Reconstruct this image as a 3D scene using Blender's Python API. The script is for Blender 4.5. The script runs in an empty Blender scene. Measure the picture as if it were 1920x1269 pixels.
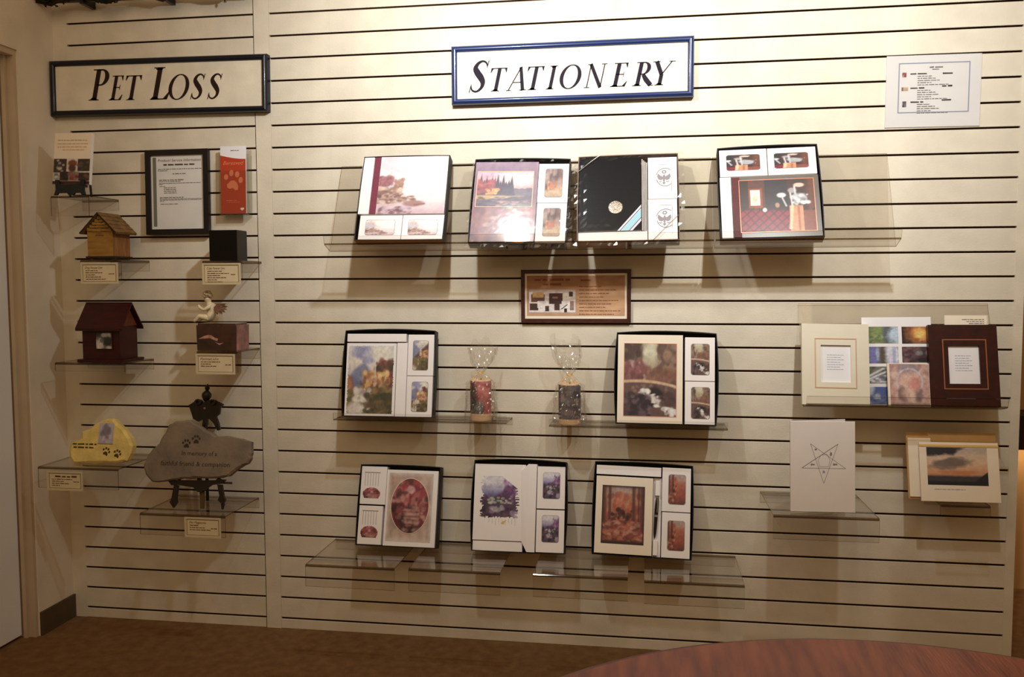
import bpy, bmesh, math, random
import numpy as np
from mathutils import Matrix, Vector

SC = bpy.context.scene
COL = SC.collection

# ------------------------------------------------------------------ camera
cam_data = bpy.data.cameras.new('camera')
cam_data.sensor_width = 36.0
cam_data.sensor_fit = 'HORIZONTAL'
cam_data.lens = 1634.5 / 1920.0 * 36.0
cam_data.clip_start = 0.02
cam = bpy.data.objects.new('camera', cam_data)
COL.objects.link(cam)
yaw, pitch, roll = -0.15023, -0.06637, -0.00353
F = Vector((math.sin(yaw) * math.cos(pitch), math.cos(yaw) * math.cos(pitch), math.sin(pitch)))
R0 = Vector((math.cos(yaw), -math.sin(yaw), 0))
U0 = R0.cross(F)
Rr = R0 * math.cos(roll) + U0 * math.sin(roll)
Uu = -R0 * math.sin(roll) + U0 * math.cos(roll)
m = Matrix.Identity(4)
for i in range(3):
    m[i][0], m[i][1], m[i][2] = Rr[i], Uu[i], -F[i]
m[0][3], m[1][3], m[2][3] = 1.2862, -2.9154, 1.2500
cam.matrix_world = m
SC.camera = cam

# ------------------------------------------------------------------ world, lights, exposure
world = bpy.data.worlds.new('world')
SC.world = world
world.use_nodes = True
bg = world.node_tree.nodes['Background']
bg.inputs[0].default_value = (1.0, 0.62, 0.29, 1)
bg.inputs[1].default_value = 0.245


def spot(name, loc, target, watts, angle, blend, radius, color):
    d = bpy.data.lights.new(name, 'SPOT')
    d.energy = watts
    d.spot_size = math.radians(angle)
    d.spot_blend = blend
    d.shadow_soft_size = radius
    d.color = color
    o = bpy.data.objects.new(name, d)
    COL.objects.link(o)
    o.location = loc
    o.rotation_euler = (Vector(target) - Vector(loc)).to_track_quat('-Z', 'Y').to_euler()
    return o


spot('spot_lamp', (0.74, -0.92, 2.20), (0.68, 0.0, 1.78), 55, 130, 1.0, 0.025, (0.96, 1.0, 1.0))
spot('spot_lamp', (1.84, -1.40, 2.42), (1.76, 0.0, 1.90), 116, 92, 1.0, 0.025, (0.97, 1.0, 0.98))

# added soft fill, unseen above the camera, lifts the shadows on the wall
d = bpy.data.lights.new('fill_light', 'AREA')
d.shape = 'RECTANGLE'
d.size, d.size_y = 3.0, 1.4
d.energy = 20
d.color = (1.0, 0.78, 0.52)
o = bpy.data.objects.new('fill_light', d)
COL.objects.link(o)
o.location = (0.9, -2.6, 2.95)
o.rotation_euler = (Vector((0.9, 0.0, 1.3)) - Vector((0.9, -2.6, 2.95))).to_track_quat('-Z', 'Y').to_euler()

SC.view_settings.view_transform = 'Standard'
SC.view_settings.look = 'None'
SC.view_settings.gamma = 1.0
SC.view_settings.use_curve_mapping = False
SC.view_settings.exposure = 0.04
SC.cycles.transparent_max_bounces = 40
SC.cycles.max_bounces = 8

# ------------------------------------------------------------------ materials
def lin(c):
    out = []
    for v in c[:3]:
        v = v / 255.0
        out.append(v / 12.92 if v <= 0.04045 else ((v + 0.055) / 1.055) ** 2.4)
    return tuple(out) + (1.0,)


MATS = {}


def mat(name, rgb, rough=0.6, spec=0.4, metal=0.0, var=0.0, scale=30.0, bump=0.0, bscale=None, coat=0.0,
        rgb2=None, stretch=None, detail=4.0):
    if name in MATS:
        return MATS[name]
    M = bpy.data.materials.new(name)
    M.use_nodes = True
    nt = M.node_tree
    p = nt.nodes['Principled BSDF']
    p.inputs['Base Color'].default_value = lin(rgb)
    p.inputs['Roughness'].default_value = rough
    p.inputs['Specular IOR Level'].default_value = spec
    p.inputs['Metallic'].default_value = metal
    if coat:
        p.inputs['Coat Weight'].default_value = coat
        p.inputs['Coat Roughness'].default_value = 0.08
    tc = nt.nodes.new('ShaderNodeTexCoord')
    src = tc.outputs['Object']
    if stretch:
        mp = nt.nodes.new('ShaderNodeMapping')
        mp.inputs['Scale'].default_value = stretch
        nt.links.new(src, mp.inputs[0])
        src = mp.outputs[0]
    if var > 0 or rgb2:
        n = nt.nodes.new('ShaderNodeTexNoise')
        n.inputs['Scale'].default_value = scale
        n.inputs['Detail'].default_value = detail
        nt.links.new(src, n.inputs['Vector'])
        cr = nt.nodes.new('ShaderNodeValToRGB')
        a = rgb
        b = rgb2 if rgb2 else tuple(v * (1 - var) for v in rgb)
        cr.color_ramp.elements[0].position = 0.32
        cr.color_ramp.elements[1].position = 0.68
        cr.color_ramp.elements[0].color = lin(b)
        cr.color_ramp.elements[1].color = lin(a)
        nt.links.new(n.outputs['Fac'], cr.inputs[0])
        nt.links.new(cr.outputs[0], p.inputs['Base Color'])
    if bump > 0:
        n2 = nt.nodes.new('ShaderNodeTexNoise')
        n2.inputs['Scale'].default_value = bscale or scale * 4
        n2.inputs['Detail'].default_value = 3.0
        nt.links.new(src, n2.inputs['Vector'])
        b = nt.nodes.new('ShaderNodeBump')
        b.inputs['Strength'].default_value = bump
        b.inputs['Distance'].default_value = 0.002
        nt.links.new(n2.outputs['Fac'], b.inputs['Height'])
        nt.links.new(b.outputs[0], p.inputs['Normal'])
    MATS[name] = M
    return M


def print_mat(name, rough, coat=0.0):
    M = mat(name, (255, 255, 255), rough, 0.3, coat=coat)
    nt = M.node_tree
    a = nt.nodes.new('ShaderNodeAttribute')
    a.attribute_name = 'print'
    nt.links.new(a.outputs['Color'], nt.nodes['Principled BSDF'].inputs['Base Color'])
    return M


def clear_mat(name, tint, rough, ior=1.49, bump=0.0, bscale=40.0, gain=1.0):
    """thin clear plastic: see-through, with a Fresnel reflection"""
    M = bpy.data.materials.new(name)
    M.use_nodes = True
    nt = M.node_tree
    nt.nodes.clear()
    out = nt.nodes.new('ShaderNodeOutputMaterial')
    mix = nt.nodes.new('ShaderNodeMixShader')
    tr = nt.nodes.new('ShaderNodeBsdfTransparent')
    gl = nt.nodes.new('ShaderNodeBsdfGlossy')
    tr.inputs[0].default_value = tuple(tint) + (1,)
    gl.inputs['Roughness'].default_value = rough
    lw = nt.nodes.new('ShaderNodeLayerWeight')      # same from both sides of the sheet
    lw.inputs['Blend'].default_value = 0.5
    pw = nt.nodes.new('ShaderNodeMath')
    pw.operation = 'POWER'
    pw.inputs[1].default_value = 4.0
    ma = nt.nodes.new('ShaderNodeMath')
    ma.operation = 'MULTIPLY_ADD'
    ma.use_clamp = True
    f0 = ((ior - 1) / (ior + 1)) ** 2
    ma.inputs[1].default_value = gain * (1 - f0)
    ma.inputs[2].default_value = f0
    nt.links.new(lw.outputs['Facing'], pw.inputs[0])
    nt.links.new(pw.outputs[0], ma.inputs[0])
    fac = ma.outputs[0]
    nt.links.new(fac, mix.inputs[0])
    nt.links.new(tr.outputs[0], mix.inputs[1])
    nt.links.new(gl.outputs[0], mix.inputs[2])
    nt.links.new(mix.outputs[0], out.inputs[0])
    if bump > 0:
        tc = nt.nodes.new('ShaderNodeTexCoord')
        n = nt.nodes.new('ShaderNodeTexNoise')
        n.inputs['Scale'].default_value = bscale
        n.inputs['Detail'].default_value = 2.0
        b = nt.nodes.new('ShaderNodeBump')
        b.inputs['Strength'].default_value = bump
        b.inputs['Distance'].default_value = 0.01
        nt.links.new(tc.outputs['Object'], n.inputs['Vector'])
        nt.links.new(n.outputs['Fac'], b.inputs['Height'])
        nt.links.new(b.outputs[0], gl.inputs['Normal'])
        nt.links.new(b.outputs[0], lw.inputs['Normal'])
    MATS[name] = M
    return M


WALL = mat('slatwall_cream', (224, 214, 195), 0.55, 0.3, var=0.07, scale=9.0, bump=0.25, bscale=180)
GROOVE = mat('groove_brown', (92, 66, 40), 0.8, 0.1)
PLASTER = mat('wall_plaster', (230, 217, 198), 0.8, 0.2, var=0.06, scale=6, bump=0.3, bscale=220)
DOORM = mat('door_paint', (236, 240, 244), 0.5, 0.3, var=0.03, scale=5)
JAMB = mat('jamb_paint', (196, 176, 150), 0.6, 0.3, var=0.05, scale=8)
CARPET = mat('carpet_brown', (132, 100, 68), 0.95, 0.05, rgb2=(114, 84, 55), scale=26, bump=0.8, bscale=420)
VINYL = mat('baseboard_vinyl', (88, 72, 52), 0.6, 0.3, var=0.1, scale=20)
PANELCREAM = mat('sign_cream', (226, 216, 196), 0.5, 0.3, var=0.07, scale=14, bump=0.2, bscale=200)
NAVY = mat('navy_frame', (26, 44, 92), 0.28, 0.6, coat=0.3)
DARKNAVY = mat('dark_navy_frame', (12, 14, 28), 0.36, 0.35, coat=0.1)
INK = mat('ink_dark', (30, 22, 36), 0.6, 0.12)
INKBROWN = mat('ink_brown', (36, 18, 16), 0.4, 0.3)
BLACKCARD = mat('black_card', (16, 13, 14), 0.55, 0.3)
KRAFT = mat('kraft_card', (188, 146, 92), 0.75, 0.2, var=0.06, scale=30)
TAUPE = mat('taupe_card', (120, 98, 88), 0.6, 0.3)
WHITE = mat('white_card', (240, 234, 232), 0.5, 0.3, var=0.015, scale=20)
CREAM = mat('cream_card', (238, 224, 204), 0.55, 0.3, var=0.02, scale=20)
PAGEGREY = mat('page_grey', (196, 188, 184), 0.6, 0.2, var=0.15, scale=150, stretch=(8, 1, 0.2))
MAROON = mat('maroon_cloth', (124, 52, 72), 0.6, 0.3, var=0.1, scale=60)
OXBLOOD = mat('oxblood_cloth', (92, 22, 24), 0.5, 0.3, var=0.2, scale=40)
GREYBROWN = mat('grey_brown_cover', (96, 84, 76), 0.3, 0.5, var=0.08, scale=30, coat=0.4)
BLACKLEATHER = mat('black_leather', (8, 9, 14), 0.4, 0.15, bump=0.1, bscale=300)
SILVER = mat('silver', (150, 138, 126), 0.38, 0.6, metal=1.0, bump=0.6, bscale=160)
CORD = mat('silver_cord', (190, 180, 168), 0.25, 0.6, metal=0.9)
RIBBLUE = mat('ribbon_blue', (150, 196, 208), 0.5, 0.3)
RIBWHITE = mat('ribbon_white', (214, 204, 214), 0.5, 0.3)
COPPER = mat('copper_line', (176, 112, 84), 0.35, 0.5, metal=0.6)
PALELINE = mat('pale_line', (232, 170, 140), 0.4, 0.5)
WINEDGE = mat('window_edge', (150, 138, 132), 0.5, 0.3)
PRINT = print_mat('print_matte', 0.55)
PRINTG = print_mat('print_gloss', 0.35, coat=0.7)
TEXTGREY = mat('text_grey', (120, 114, 116), 0.6, 0.2)
SEALGREY = mat('seal_grey', (142, 132, 138), 0.5, 0.3)
TEXTDARK = mat('text_dark', (70, 62, 58), 0.6, 0.2)
TEXTBROWN = mat('text_brown', (96, 56, 40), 0.6, 0.2)
CARDTEXT = mat('card_text', (138, 82, 54), 0.6, 0.2)
TEXTGOLD = mat('text_gold', (206, 160, 96), 0.6, 0.2)
ACRYLIC = clear_mat('acrylic', (0.955, 0.945, 0.93), 0.035, 1.49, gain=0.7)
ACEDGE = clear_mat('acrylic_edge', (0.44, 0.36, 0.27), 0.10, 1.49, gain=0.5)
CELLO = clear_mat('cellophane', (0.985, 0.98, 0.97), 0.17, 1.9, gain=0.3)
HOLDER = clear_mat('card_holder_acrylic', (0.95, 0.945, 0.93), 0.06)
HOLDEREDGE = mat('holder_edge', (206, 192, 160), 0.3, 0.5)
DARKFRAME = mat('black_frame', (20, 12, 12), 0.4, 0.4)
WALNUT = mat('walnut_frame', (78, 40, 32), 0.4, 0.4, var=0.3, scale=30, stretch=(1, 1, 6))
ESPRESSO = mat('espresso_frame', (58, 20, 16), 0.35, 0.4, var=0.25, scale=40)
IVORY = mat('ivory_frame', (226, 218, 198), 0.4, 0.4, var=0.02, scale=20)
GOLDLINE = mat('gold_line', (214, 178, 150), 0.3, 0.5, metal=0.3)
PAPERW = mat('paper_white', (236, 234, 238), 0.6, 0.2, var=0.02, scale=12)
PAPERDOC = mat('paper_document', (222, 220, 216), 0.5, 0.3, var=0.04, scale=12)
LAVLINE = mat('lavender_line', (150, 158, 184), 0.6, 0.2)
LABELCARD = mat('label_card', (222, 206, 170), 0.6, 0.2, var=0.03, scale=30)
LABELLINE = mat('label_line', (110, 84, 60), 0.6, 0.2)
BARGREEN = mat('bar_green_grey', (112, 114, 98), 0.6, 0.2)
BRICKRED = mat('brochure_red', (178, 62, 38), 0.4, 0.4)
PAWPEACH = mat('paw_peach', (222, 128, 92), 0.5, 0.3)
OAK = mat('light_oak', (166, 126, 60), 0.5, 0.3, rgb2=(136, 96, 38), scale=14, stretch=(1, 1, 5), bump=0.2)
OAKSIDE = mat('oak_side', (156, 106, 60), 0.55, 0.3, rgb2=(122, 78, 40), scale=16, stretch=(1, 5, 1))
SHINGLE = mat('shingle_brown', (142, 108, 66), 0.7, 0.2, var=0.25, scale=40)
ROOFDARK = mat('roof_edge_dark', (52, 36, 20), 0.7, 0.2)
REDWOOD = mat('mahogany_red', (64, 15, 10), 0.42, 0.3, var=0.3, scale=18, stretch=(1, 6, 6))
REDSIDE = mat('mahogany_side', (120, 58, 30), 0.5, 0.3, var=0.2, scale=20)
MARBLED = mat('marble_dark', (78, 42, 34), 0.15, 0.5, rgb2=(30, 18, 14), scale=14, coat=0.4, detail=8)
MARBLEP = mat('marble_pink', (176, 104, 96), 0.2, 0.5, rgb2=(96, 44, 44), scale=22, coat=0.4, detail=8)
MARBLEV = mat('marble_vein', (206, 150, 130), 0.2, 0.5, var=0.3, scale=50)
BLACKSTONE = mat('black_granite', (7, 7, 6), 0.3, 0.25)
RESIN = mat('figurine_resin', (236, 220, 182), 0.45, 0.4, var=0.12, scale=60)
WINGSHADE_EYES = mat('wing_shade_and_eyes', (150, 112, 92), 0.5, 0.3, var=0.2, scale=80)  # shade on the cream wing put into a taupe colour, reused for eyes
RESINHAIR = mat('figurine_hair', (190, 166, 132), 0.6, 0.3, var=0.3, scale=120, bump=0.6, bscale=200)
STONEY = mat('cast_stone_yellow', (238, 212, 130), 0.8, 0.2, var=0.12, scale=26, bump=0.7, bscale=120)
SLATE = mat('slate_grey', (142, 124, 104), 0.75, 0.2, rgb2=(108, 98, 86), scale=9, bump=0.9, bscale=60, detail=8)
ENGRAVE = mat('engraved_brown', (86, 70, 36), 0.8, 0.1)
ENGRAVE2 = mat('engraved_slate', (66, 56, 46), 0.8, 0.1)
BRONZE = mat('dark_bronze', (34, 24, 18), 0.4, 0.5, metal=0.3, bump=0.3, bscale=80)
BLACKPLASTIC = mat('black_plastic', (12, 12, 14), 0.35, 0.5)
WAX = mat('candle_wax', (236, 196, 156), 0.5, 0.4, var=0.04, scale=30)
RAFFIA = mat('raffia', (220, 180, 110), 0.6, 0.3)
LEAF = mat('garland_leaf', (44, 50, 28), 0.7, 0.2, var=0.5, scale=60)
VINE = mat('garland_vine', (50, 38, 26), 0.8, 0.2)
RAIL = mat('rail_dark', (70, 66, 56), 0.3, 0.5, metal=0.5)
TABLEM = mat('table_cherry', (150, 78, 50), 0.42, 0.4, rgb2=(108, 46, 28), scale=7, stretch=(9, 1.2, 1), bump=0.3, bscale=30,
             detail=7)
TABLEE = mat('table_edge', (96, 42, 26), 0.4, 0.4, var=0.2, scale=20)
DARKWOOD = mat('dark_wood', (48, 26, 18), 0.5, 0.3, var=0.2, scale=12)
TANWALL = mat('far_wall_tan', (206, 166, 116), 0.8, 0.2, var=0.05, scale=6)
PENBLACK = mat('pen_black', (14, 12, 14), 0.2, 0.6)
PENSILVER = mat('pen_silver', (190, 186, 180), 0.25, 0.6, metal=0.9)
GLOWSTRIP = mat('glow_strip', (255, 220, 170), 0.5, 0.2)  # emission for the added strip that brightens the far tan wall
GLOWSTRIP.node_tree.nodes['Principled BSDF'].inputs['Emission Color'].default_value = (1, 0.72, 0.42, 1)
GLOWSTRIP.node_tree.nodes['Principled BSDF'].inputs['Emission Strength'].default_value = 6.0

# ------------------------------------------------------------------ scene helpers
class MB:
    """collects faces with material slots, builds one mesh"""

    def __init__(s):
        s.v = []
        s.f = []
        s.mi = []
        s.mats = []

    def slot(s, m):
        if m not in s.mats:
            s.mats.append(m)
        return s.mats.index(m)

    def faces(s, vs, fs, m):
        o = len(s.v)
        s.v += [tuple(p) for p in vs]
        k = s.slot(m)
        for f in fs:
            s.f.append(tuple(o + i for i in f))
            s.mi.append(k)
        return s

    def box(s, x0, y0, z0, x1, y1, z1, m, side=None):
        vs = [(x0, y0, z0), (x1, y0, z0), (x1, y1, z0), (x0, y1, z0), (x0, y0, z1), (x1, y0, z1), (x1, y1, z1), (x0, y1, z1)]
        s.faces(vs, [(0, 1, 5, 4)], m)
        s.faces(vs, [(2, 3, 7, 6), (1, 2, 6, 5), (3, 0, 4, 7), (4, 5, 6, 7), (3, 2, 1, 0)], side or m)
        return s

    def prism(s, poly, y0, y1, m, side=None, bev=0.0):
        """polygon in local x,z extruded from y0 (front) to y1"""
        a = sum(poly[i][0] * poly[(i + 1) % len(poly)][1] - poly[(i + 1) % len(poly)][0] * poly[i][1] for i in range(len(poly)))
        if a < 0:
            poly = poly[::-1]
        n = len(poly)
        if bev > 0:
            cx = sum(p[0] for p in poly) / n
            cz = sum(p[1] for p in poly) / n
            inner = []
            for (x, z) in poly:
                dx, dz = cx - x, cz - z
                l = math.hypot(dx, dz) or 1
                inner.append((x + dx / l * bev, z + dz / l * bev))
            vs = [(x, y0, z) for x, z in inner] + [(x, y0 + bev * 0.8, z) for x, z in poly] + [(x, y1, z) for x, z in poly]
            s.faces(vs, [tuple(range(n))], m)
            s.faces(vs, [(n + i, n + (i + 1) % n, (i + 1) % n, i) for i in range(n)], m)
            s.faces(vs, [(2 * n + i, 2 * n + (i + 1) % n, n + (i + 1) % n, n + i) for i in range(n)], side or m)
            s.faces(vs, [tuple(range(3 * n - 1, 2 * n - 1, -1))], side or m)
        else:
            vs = [(x, y0, z) for x, z in poly] + [(x, y1, z) for x, z in poly]
            s.faces(vs, [tuple(range(n))], m)
            s.faces(vs, [(n + i, n + (i + 1) % n, (i + 1) % n, i) for i in range(n)], side or m)
            s.faces(vs, [tuple(range(2 * n - 1, n - 1, -1))], side or m)
        return s

    def lathe(s, prof, m, cx=0, cy=0, n=20, cap=True):
        """profile of (radius, z) round the z axis"""
        vs = []
        for r, z in prof:
            for k in range(n):
                a = 2 * math.pi * k / n
                vs.append((cx + r * math.cos(a), cy + r * math.sin(a), z))
        fs = []
        for j in range(len(prof) - 1):
            for k in range(n):
                fs.append((j * n + k, j * n + (k + 1) % n, (j + 1) * n + (k + 1) % n, (j + 1) * n + k))
        if cap:
            fs.append(tuple(range(n - 1, -1, -1)))
            fs.append(tuple(range((len(prof) - 1) * n, len(prof) * n)))
        return s.faces(vs, fs, m)

    def tube(s, pts, r, m, n=8):
        pts = [Vector(p) for p in pts]
        rings = []
        for i, p in enumerate(pts):
            t = (pts[min(i + 1, len(pts) - 1)] - pts[max(i - 1, 0)]).normalized()
            a = t.orthogonal().normalized()
            if i > 0:
                a = (rings[-1][1] - t * rings[-1][1].dot(t)).normalized()
            b = t.cross(a)
            rr = r[i] if isinstance(r, (list, tuple)) else r
            rings.append(([p + (a * math.cos(2 * math.pi * k / n) + b * math.sin(2 * math.pi * k / n)) * rr for k in range(n)], a))
        vs = [v for ring, _ in rings for v in ring]
        fs = []
        for j in range(len(pts) - 1):
            for k in range(n):
                fs.append((j * n + k, j * n + (k + 1) % n, (j + 1) * n + (k + 1) % n, (j + 1) * n + k))
        fs.append(tuple(range(n - 1, -1, -1)))
        fs.append(tuple(range((len(pts) - 1) * n, len(pts) * n)))
        return s.faces(vs, fs, m)

    def mesh(s, name):
        me = bpy.data.meshes.new(name)
        me.from_pydata(s.v, [], s.f)
        for mm in s.mats:
            me.materials.append(mm)
        me.polygons.foreach_set('material_index', s.mi)
        me.update()
        return me

    def build(s, name, parent=None, smooth=False):
        me = s.mesh(name)
        o = bpy.data.objects.new(name, me)
        COL.objects.link(o)
        if smooth:
            me.polygons.foreach_set('use_smooth', [True] * len(me.polygons))
        if parent:
            o.parent = parent
        return o


def tag(o, label, cat, group=None, kind=None):
    if label:
        o['label'] = label
    if cat:
        o['category'] = cat
    if group:
        o['group'] = group
    if kind:
        o['kind'] = kind
    return o


def thing(name, label, cat, loc, lean=0.0, roll=0.0, turn=0.0, group=None):
    o = bpy.data.objects.new(name, None)
    o.empty_display_size = 0.05
    COL.objects.link(o)
    o.location = loc
    o.rotation_euler = (-math.radians(lean), -math.radians(roll), math.radians(turn))
    return tag(o, label, cat, group)


def smoothify(o, ang=40):
    me = o.data
    me.polygons.foreach_set('use_smooth', [True] * len(me.polygons))
    try:
        me.set_sharp_from_angle(angle=math.radians(ang))
    except Exception:
        pass
    return o


def text_part(name, body, x, z, size, m, parent, y=-0.001, shear=0.0, align='LEFT', width=None):
    """flat lettering: built-in font turned into a mesh"""
    cu = bpy.data.curves.new(name, 'FONT')
    cu.body = body
    cu.size = size
    cu.shear = shear
    cu.align_x = align
    cu.resolution_u = 2
    o = bpy.data.objects.new(name, cu)
    COL.objects.link(o)
    dg = bpy.context.evaluated_depsgraph_get()
    me = bpy.data.meshes.new_from_object(o.evaluated_get(dg))
    bpy.data.objects.remove(o)
    bpy.data.curves.remove(cu)
    co = np.empty(len(me.vertices) * 3)
    me.vertices.foreach_get('co', co)
    co = co.reshape(-1, 3)
    w = co[:, 0].max() - co[:, 0].min()
    k = (width / w) if width else 1.0
    new = np.stack([x + co[:, 0] * k, np.full(len(co), y), z + co[:, 1]], 1)
    me.vertices.foreach_set('co', new.ravel())
    me.materials.clear()
    me.materials.append(m)
    me.update()
    p = bpy.data.objects.new(name, me)
    COL.objects.link(p)
    p.parent = parent
    return p


def text_lines(name, lines, m, parent, y=-0.001, seed=0):
    """print too small to read: words as short dashes. lines = (x0, x1, z, height)"""
    rnd = random.Random(seed)
    b = MB()
    for (x0, x1, z, h) in lines:
        x = x0
        while x < x1 - h:
            w = min(rnd.uniform(1.2, 5.0) * h, x1 - x)
            b.faces([(x, y, z), (x + w, y, z), (x + w, y, z + h * rnd.uniform(0.55, 0.8)), (x, y, z + h * rnd.uniform(0.55, 0.8))], [(0, 1, 2, 3)], m)
            x += w + h * 0.6
    return b.build(name, parent)


def rect_line(b, x0, z0, x1, z1, w, y0, y1, m):
    b.box(x0, y0, z0, x1, y1, z0 + w, m)
    b.box(x0, y0, z1 - w, x1, y1, z1, m)
    b.box(x0, y0, z0 + w, x0 + w, y1, z1 - w, m)
    b.box(x1 - w, y0, z0 + w, x1, y1, z1 - w, m)
    return b


# ------------------------------------------------------------------ painted prints (colour per grid point)
class Paint:
    def __init__(s, nx, ny, seed):
        s.nx, s.ny = nx, ny
        s.rng = np.random.default_rng(seed)
        s.U, s.V = np.meshgrid(np.linspace(0, 1, nx), np.linspace(0, 1, ny))   # V = 0 at the top
        s.A = np.zeros((ny, nx, 3)) + 0.5

    def noise(s, fx, fy, octaves=3):
        tot = np.zeros_like(s.U)
        amp, norm = 1.0, 0.0
        for o in range(octaves):
            gx, gy = int(fx * 2 ** o) + 2, int(fy * 2 ** o) + 2
            g = s.rng.random((gy + 1, gx + 1))
            x = s.U * (gx - 1)
            y = s.V * (gy - 1)
            xi, yi = x.astype(int), y.astype(int)
            a, b = x - xi, y - yi
            a = a * a * (3 - 2 * a)
            b = b * b * (3 - 2 * b)
            tot += amp * ((g[yi, xi] * (1 - a) + g[yi, xi + 1] * a) * (1 - b) + (g[yi + 1, xi] * (1 - a) + g[yi + 1, xi + 1] * a) * b)
            norm += amp
            amp *= 0.55
        return tot / norm

    def fill(s, stops):
        t = np.array([k for k, _ in stops])
        c = np.array([v for _, v in stops]) / 255.0
        for i in range(3):
            s.A[..., i] = np.interp(s.V, t, c[:, i])
        return s

    def over(s, mask, col):
        mask = np.clip(mask, 0, 1)[..., None]
        s.A = s.A * (1 - mask) + np.array(col) / 255.0 * mask
        return s

    def blob(s, cx, cy, rx, ry, col, a=1.0, rough=0.8, soft=0.2, f=6):
        d = np.sqrt(((s.U - cx) / rx) ** 2 + ((s.V - cy) / ry) ** 2) + rough * (s.noise(f, f) - 0.5)
        return s.over(a * np.clip((1 + soft - d) / (2 * soft), 0, 1), col)

    def ridge(s, y0, amp, f, col, slope=0.0, a=1.0, soft=0.02):
        e = y0 + amp * (s.noise(f, 1, 3) - 0.5) + slope * (s.U - 0.5)
        return s.over(a * np.clip((s.V - e) / soft, 0, 1), col)

    def dabs(s, n, x0, y0, x1, y1, r, cols, a=0.8, aspect=1.0):
        for i in range(n):
            cx, cy = s.rng.uniform(x0, x1), s.rng.uniform(y0, y1)
            rr = r * s.rng.uniform(0.5, 1.4)
            i0, i1 = max(0, int((cx - rr * 1.3) * s.nx)), min(s.nx, int((cx + rr * 1.3) * s.nx) + 2)
            j0, j1 = max(0, int((cy - rr * aspect * 1.3) * s.ny)), min(s.ny, int((cy + rr * aspect * 1.3) * s.ny) + 2)
            if i1 <= i0 or j1 <= j0:
                continue
            d = np.sqrt(((s.U[j0:j1, i0:i1] - cx) / rr) ** 2 + ((s.V[j0:j1, i0:i1] - cy) / (rr * aspect)) ** 2)
            m_ = (a * np.clip(1.25 - d, 0, 0.6) / 0.6)[..., None]
            c = np.array(cols[s.rng.integers(len(cols))]) / 255.0 * s.rng.uniform(0.88, 1.1)
            s.A[j0:j1, i0:i1] = s.A[j0:j1, i0:i1] * (1 - m_) + np.clip(c, 0, 1) * m_
        return s

    def line(s, x0, y0, x1, y1, w, col, a=1.0):
        dx, dy = x1 - x0, y1 - y0
        l2 = dx * dx + dy * dy
        t = np.clip(((s.U - x0) * dx + (s.V - y0) * dy) / l2, 0, 1)
        d = np.hypot(s.U - x0 - t * dx, s.V - y0 - t * dy)
        return s.over(a * np.clip(1.5 - d / w, 0, 1), col)

    def mottle(s, amt, f=14):
        s.A = np.clip(s.A * (1 + amt * (s.noise(f, f, 3) - 0.5)[..., None] * 2), 0, 1)
        return s


def misty_coast(P):
    P.fill([(0, (236, 214, 220)), (.35, (250, 240, 232)), (.62, (246, 226, 224)), (1, (206, 168, 178))])
    P.blob(.72, .34, .36, .4, (255, 250, 238), .9, .3, .5)
    P.blob(.15, .15, .3, .2, (222, 196, 212), .6, .8, .5)
    P.over(np.where(P.V > .64, .35 * P.noise(4, 22), 0), (184, 150, 162))
    P.blob(.02, .62, .3, .22, (196, 160, 150), 1, .9, .3)
    P.blob(.06, .55, .2, .1, (206, 196, 208), .9, .9, .3)
    P.line(.17, .27, .18, .46, .014, (226, 200, 196))
    P.dabs(60, .0, .35, .2, .5, .035, [(170, 90, 104), (190, 124, 130), (150, 88, 92)], .7)
    P.dabs(40, .24, .40, .36, .56, .03, [(160, 110, 96), (176, 130, 110)], .7)
    P.dabs(160, 0, .55, .34, .8, .035, [(150, 104, 92), (190, 146, 126), (128, 84, 84), (214, 180, 160)], .75, .7)
    P.dabs(40, .30, .70, .55, .78, .03, [(176, 130, 112), (150, 104, 92)], .6, .5)
    P.blob(.53, .82, .14, .055, (160, 112, 104), .9, .7, .25)
    P.line(.56, .85, .7, .83, .014, (140, 92, 90), .8)
    P.dabs(60, .05, .88, .5, 1, .04, [(150, 100, 108), (206, 176, 190), (120, 76, 88)], .6, .6)
    P.mottle(.05)


def evening_lodge(P):
    P.fill([(0, (196, 160, 190)), (.4, (226, 160, 160)), (.62, (150, 110, 120)), (1, (90, 66, 84))])
    P.blob(.72, .2, .35, .2, (240, 206, 208), .9, .6, .4)
    P.ridge(.5, .2, 5, (104, 92, 112), -.1)
    for x in np.linspace(.02, .62, 13):
        h = P.rng.uniform(.2, .5)
        P.over(np.clip((.035 * (P.V - (.5 - h)) / h * 1.6 - abs(P.U - x)) * 70, 0, 1) * (P.V < .68), (72, 60, 84))
    P.dabs(70, .0, .25, .3, .65, .05, [(176, 70, 80), (140, 58, 76), (196, 96, 92)], .6)
    P.dabs(25, .18, .48, .4, .64, .03, [(240, 176, 90), (226, 140, 80)], .9)
    P.ridge(.66, .06, 6, (206, 160, 96), .05, .9, .05)
    P.ridge(.74, .12, 5, (86, 70, 96), -.15, .95, .04)
    P.dabs(70, .0, .72, 1, 1, .05, [(76, 62, 88), (116, 88, 110), (60, 50, 70)], .6, .5)
    P.dabs(30, .4, .85, 1, 1, .05, [(214, 140, 120)], .4, .4)
    P.mottle(.12)


def lodge_card(P):
    P.fill([(0, (150, 122, 116)), (.5, (140, 104, 98)), (.68, (206, 160, 116)), (1, (120, 92, 92))])
    P.dabs(60, 0, 0, 1, .6, .12, [(120, 96, 92), (170, 140, 132), (104, 80, 80)], .6, 1.4)
    P.dabs(16, .2, .5, .8, .7, .08, [(220, 160, 110), (190, 110, 84)], .7)
    P.over(np.clip((P.V - .72) * 12, 0, 1) * .7, (206, 176, 140))
    P.mottle(.12)


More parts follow.
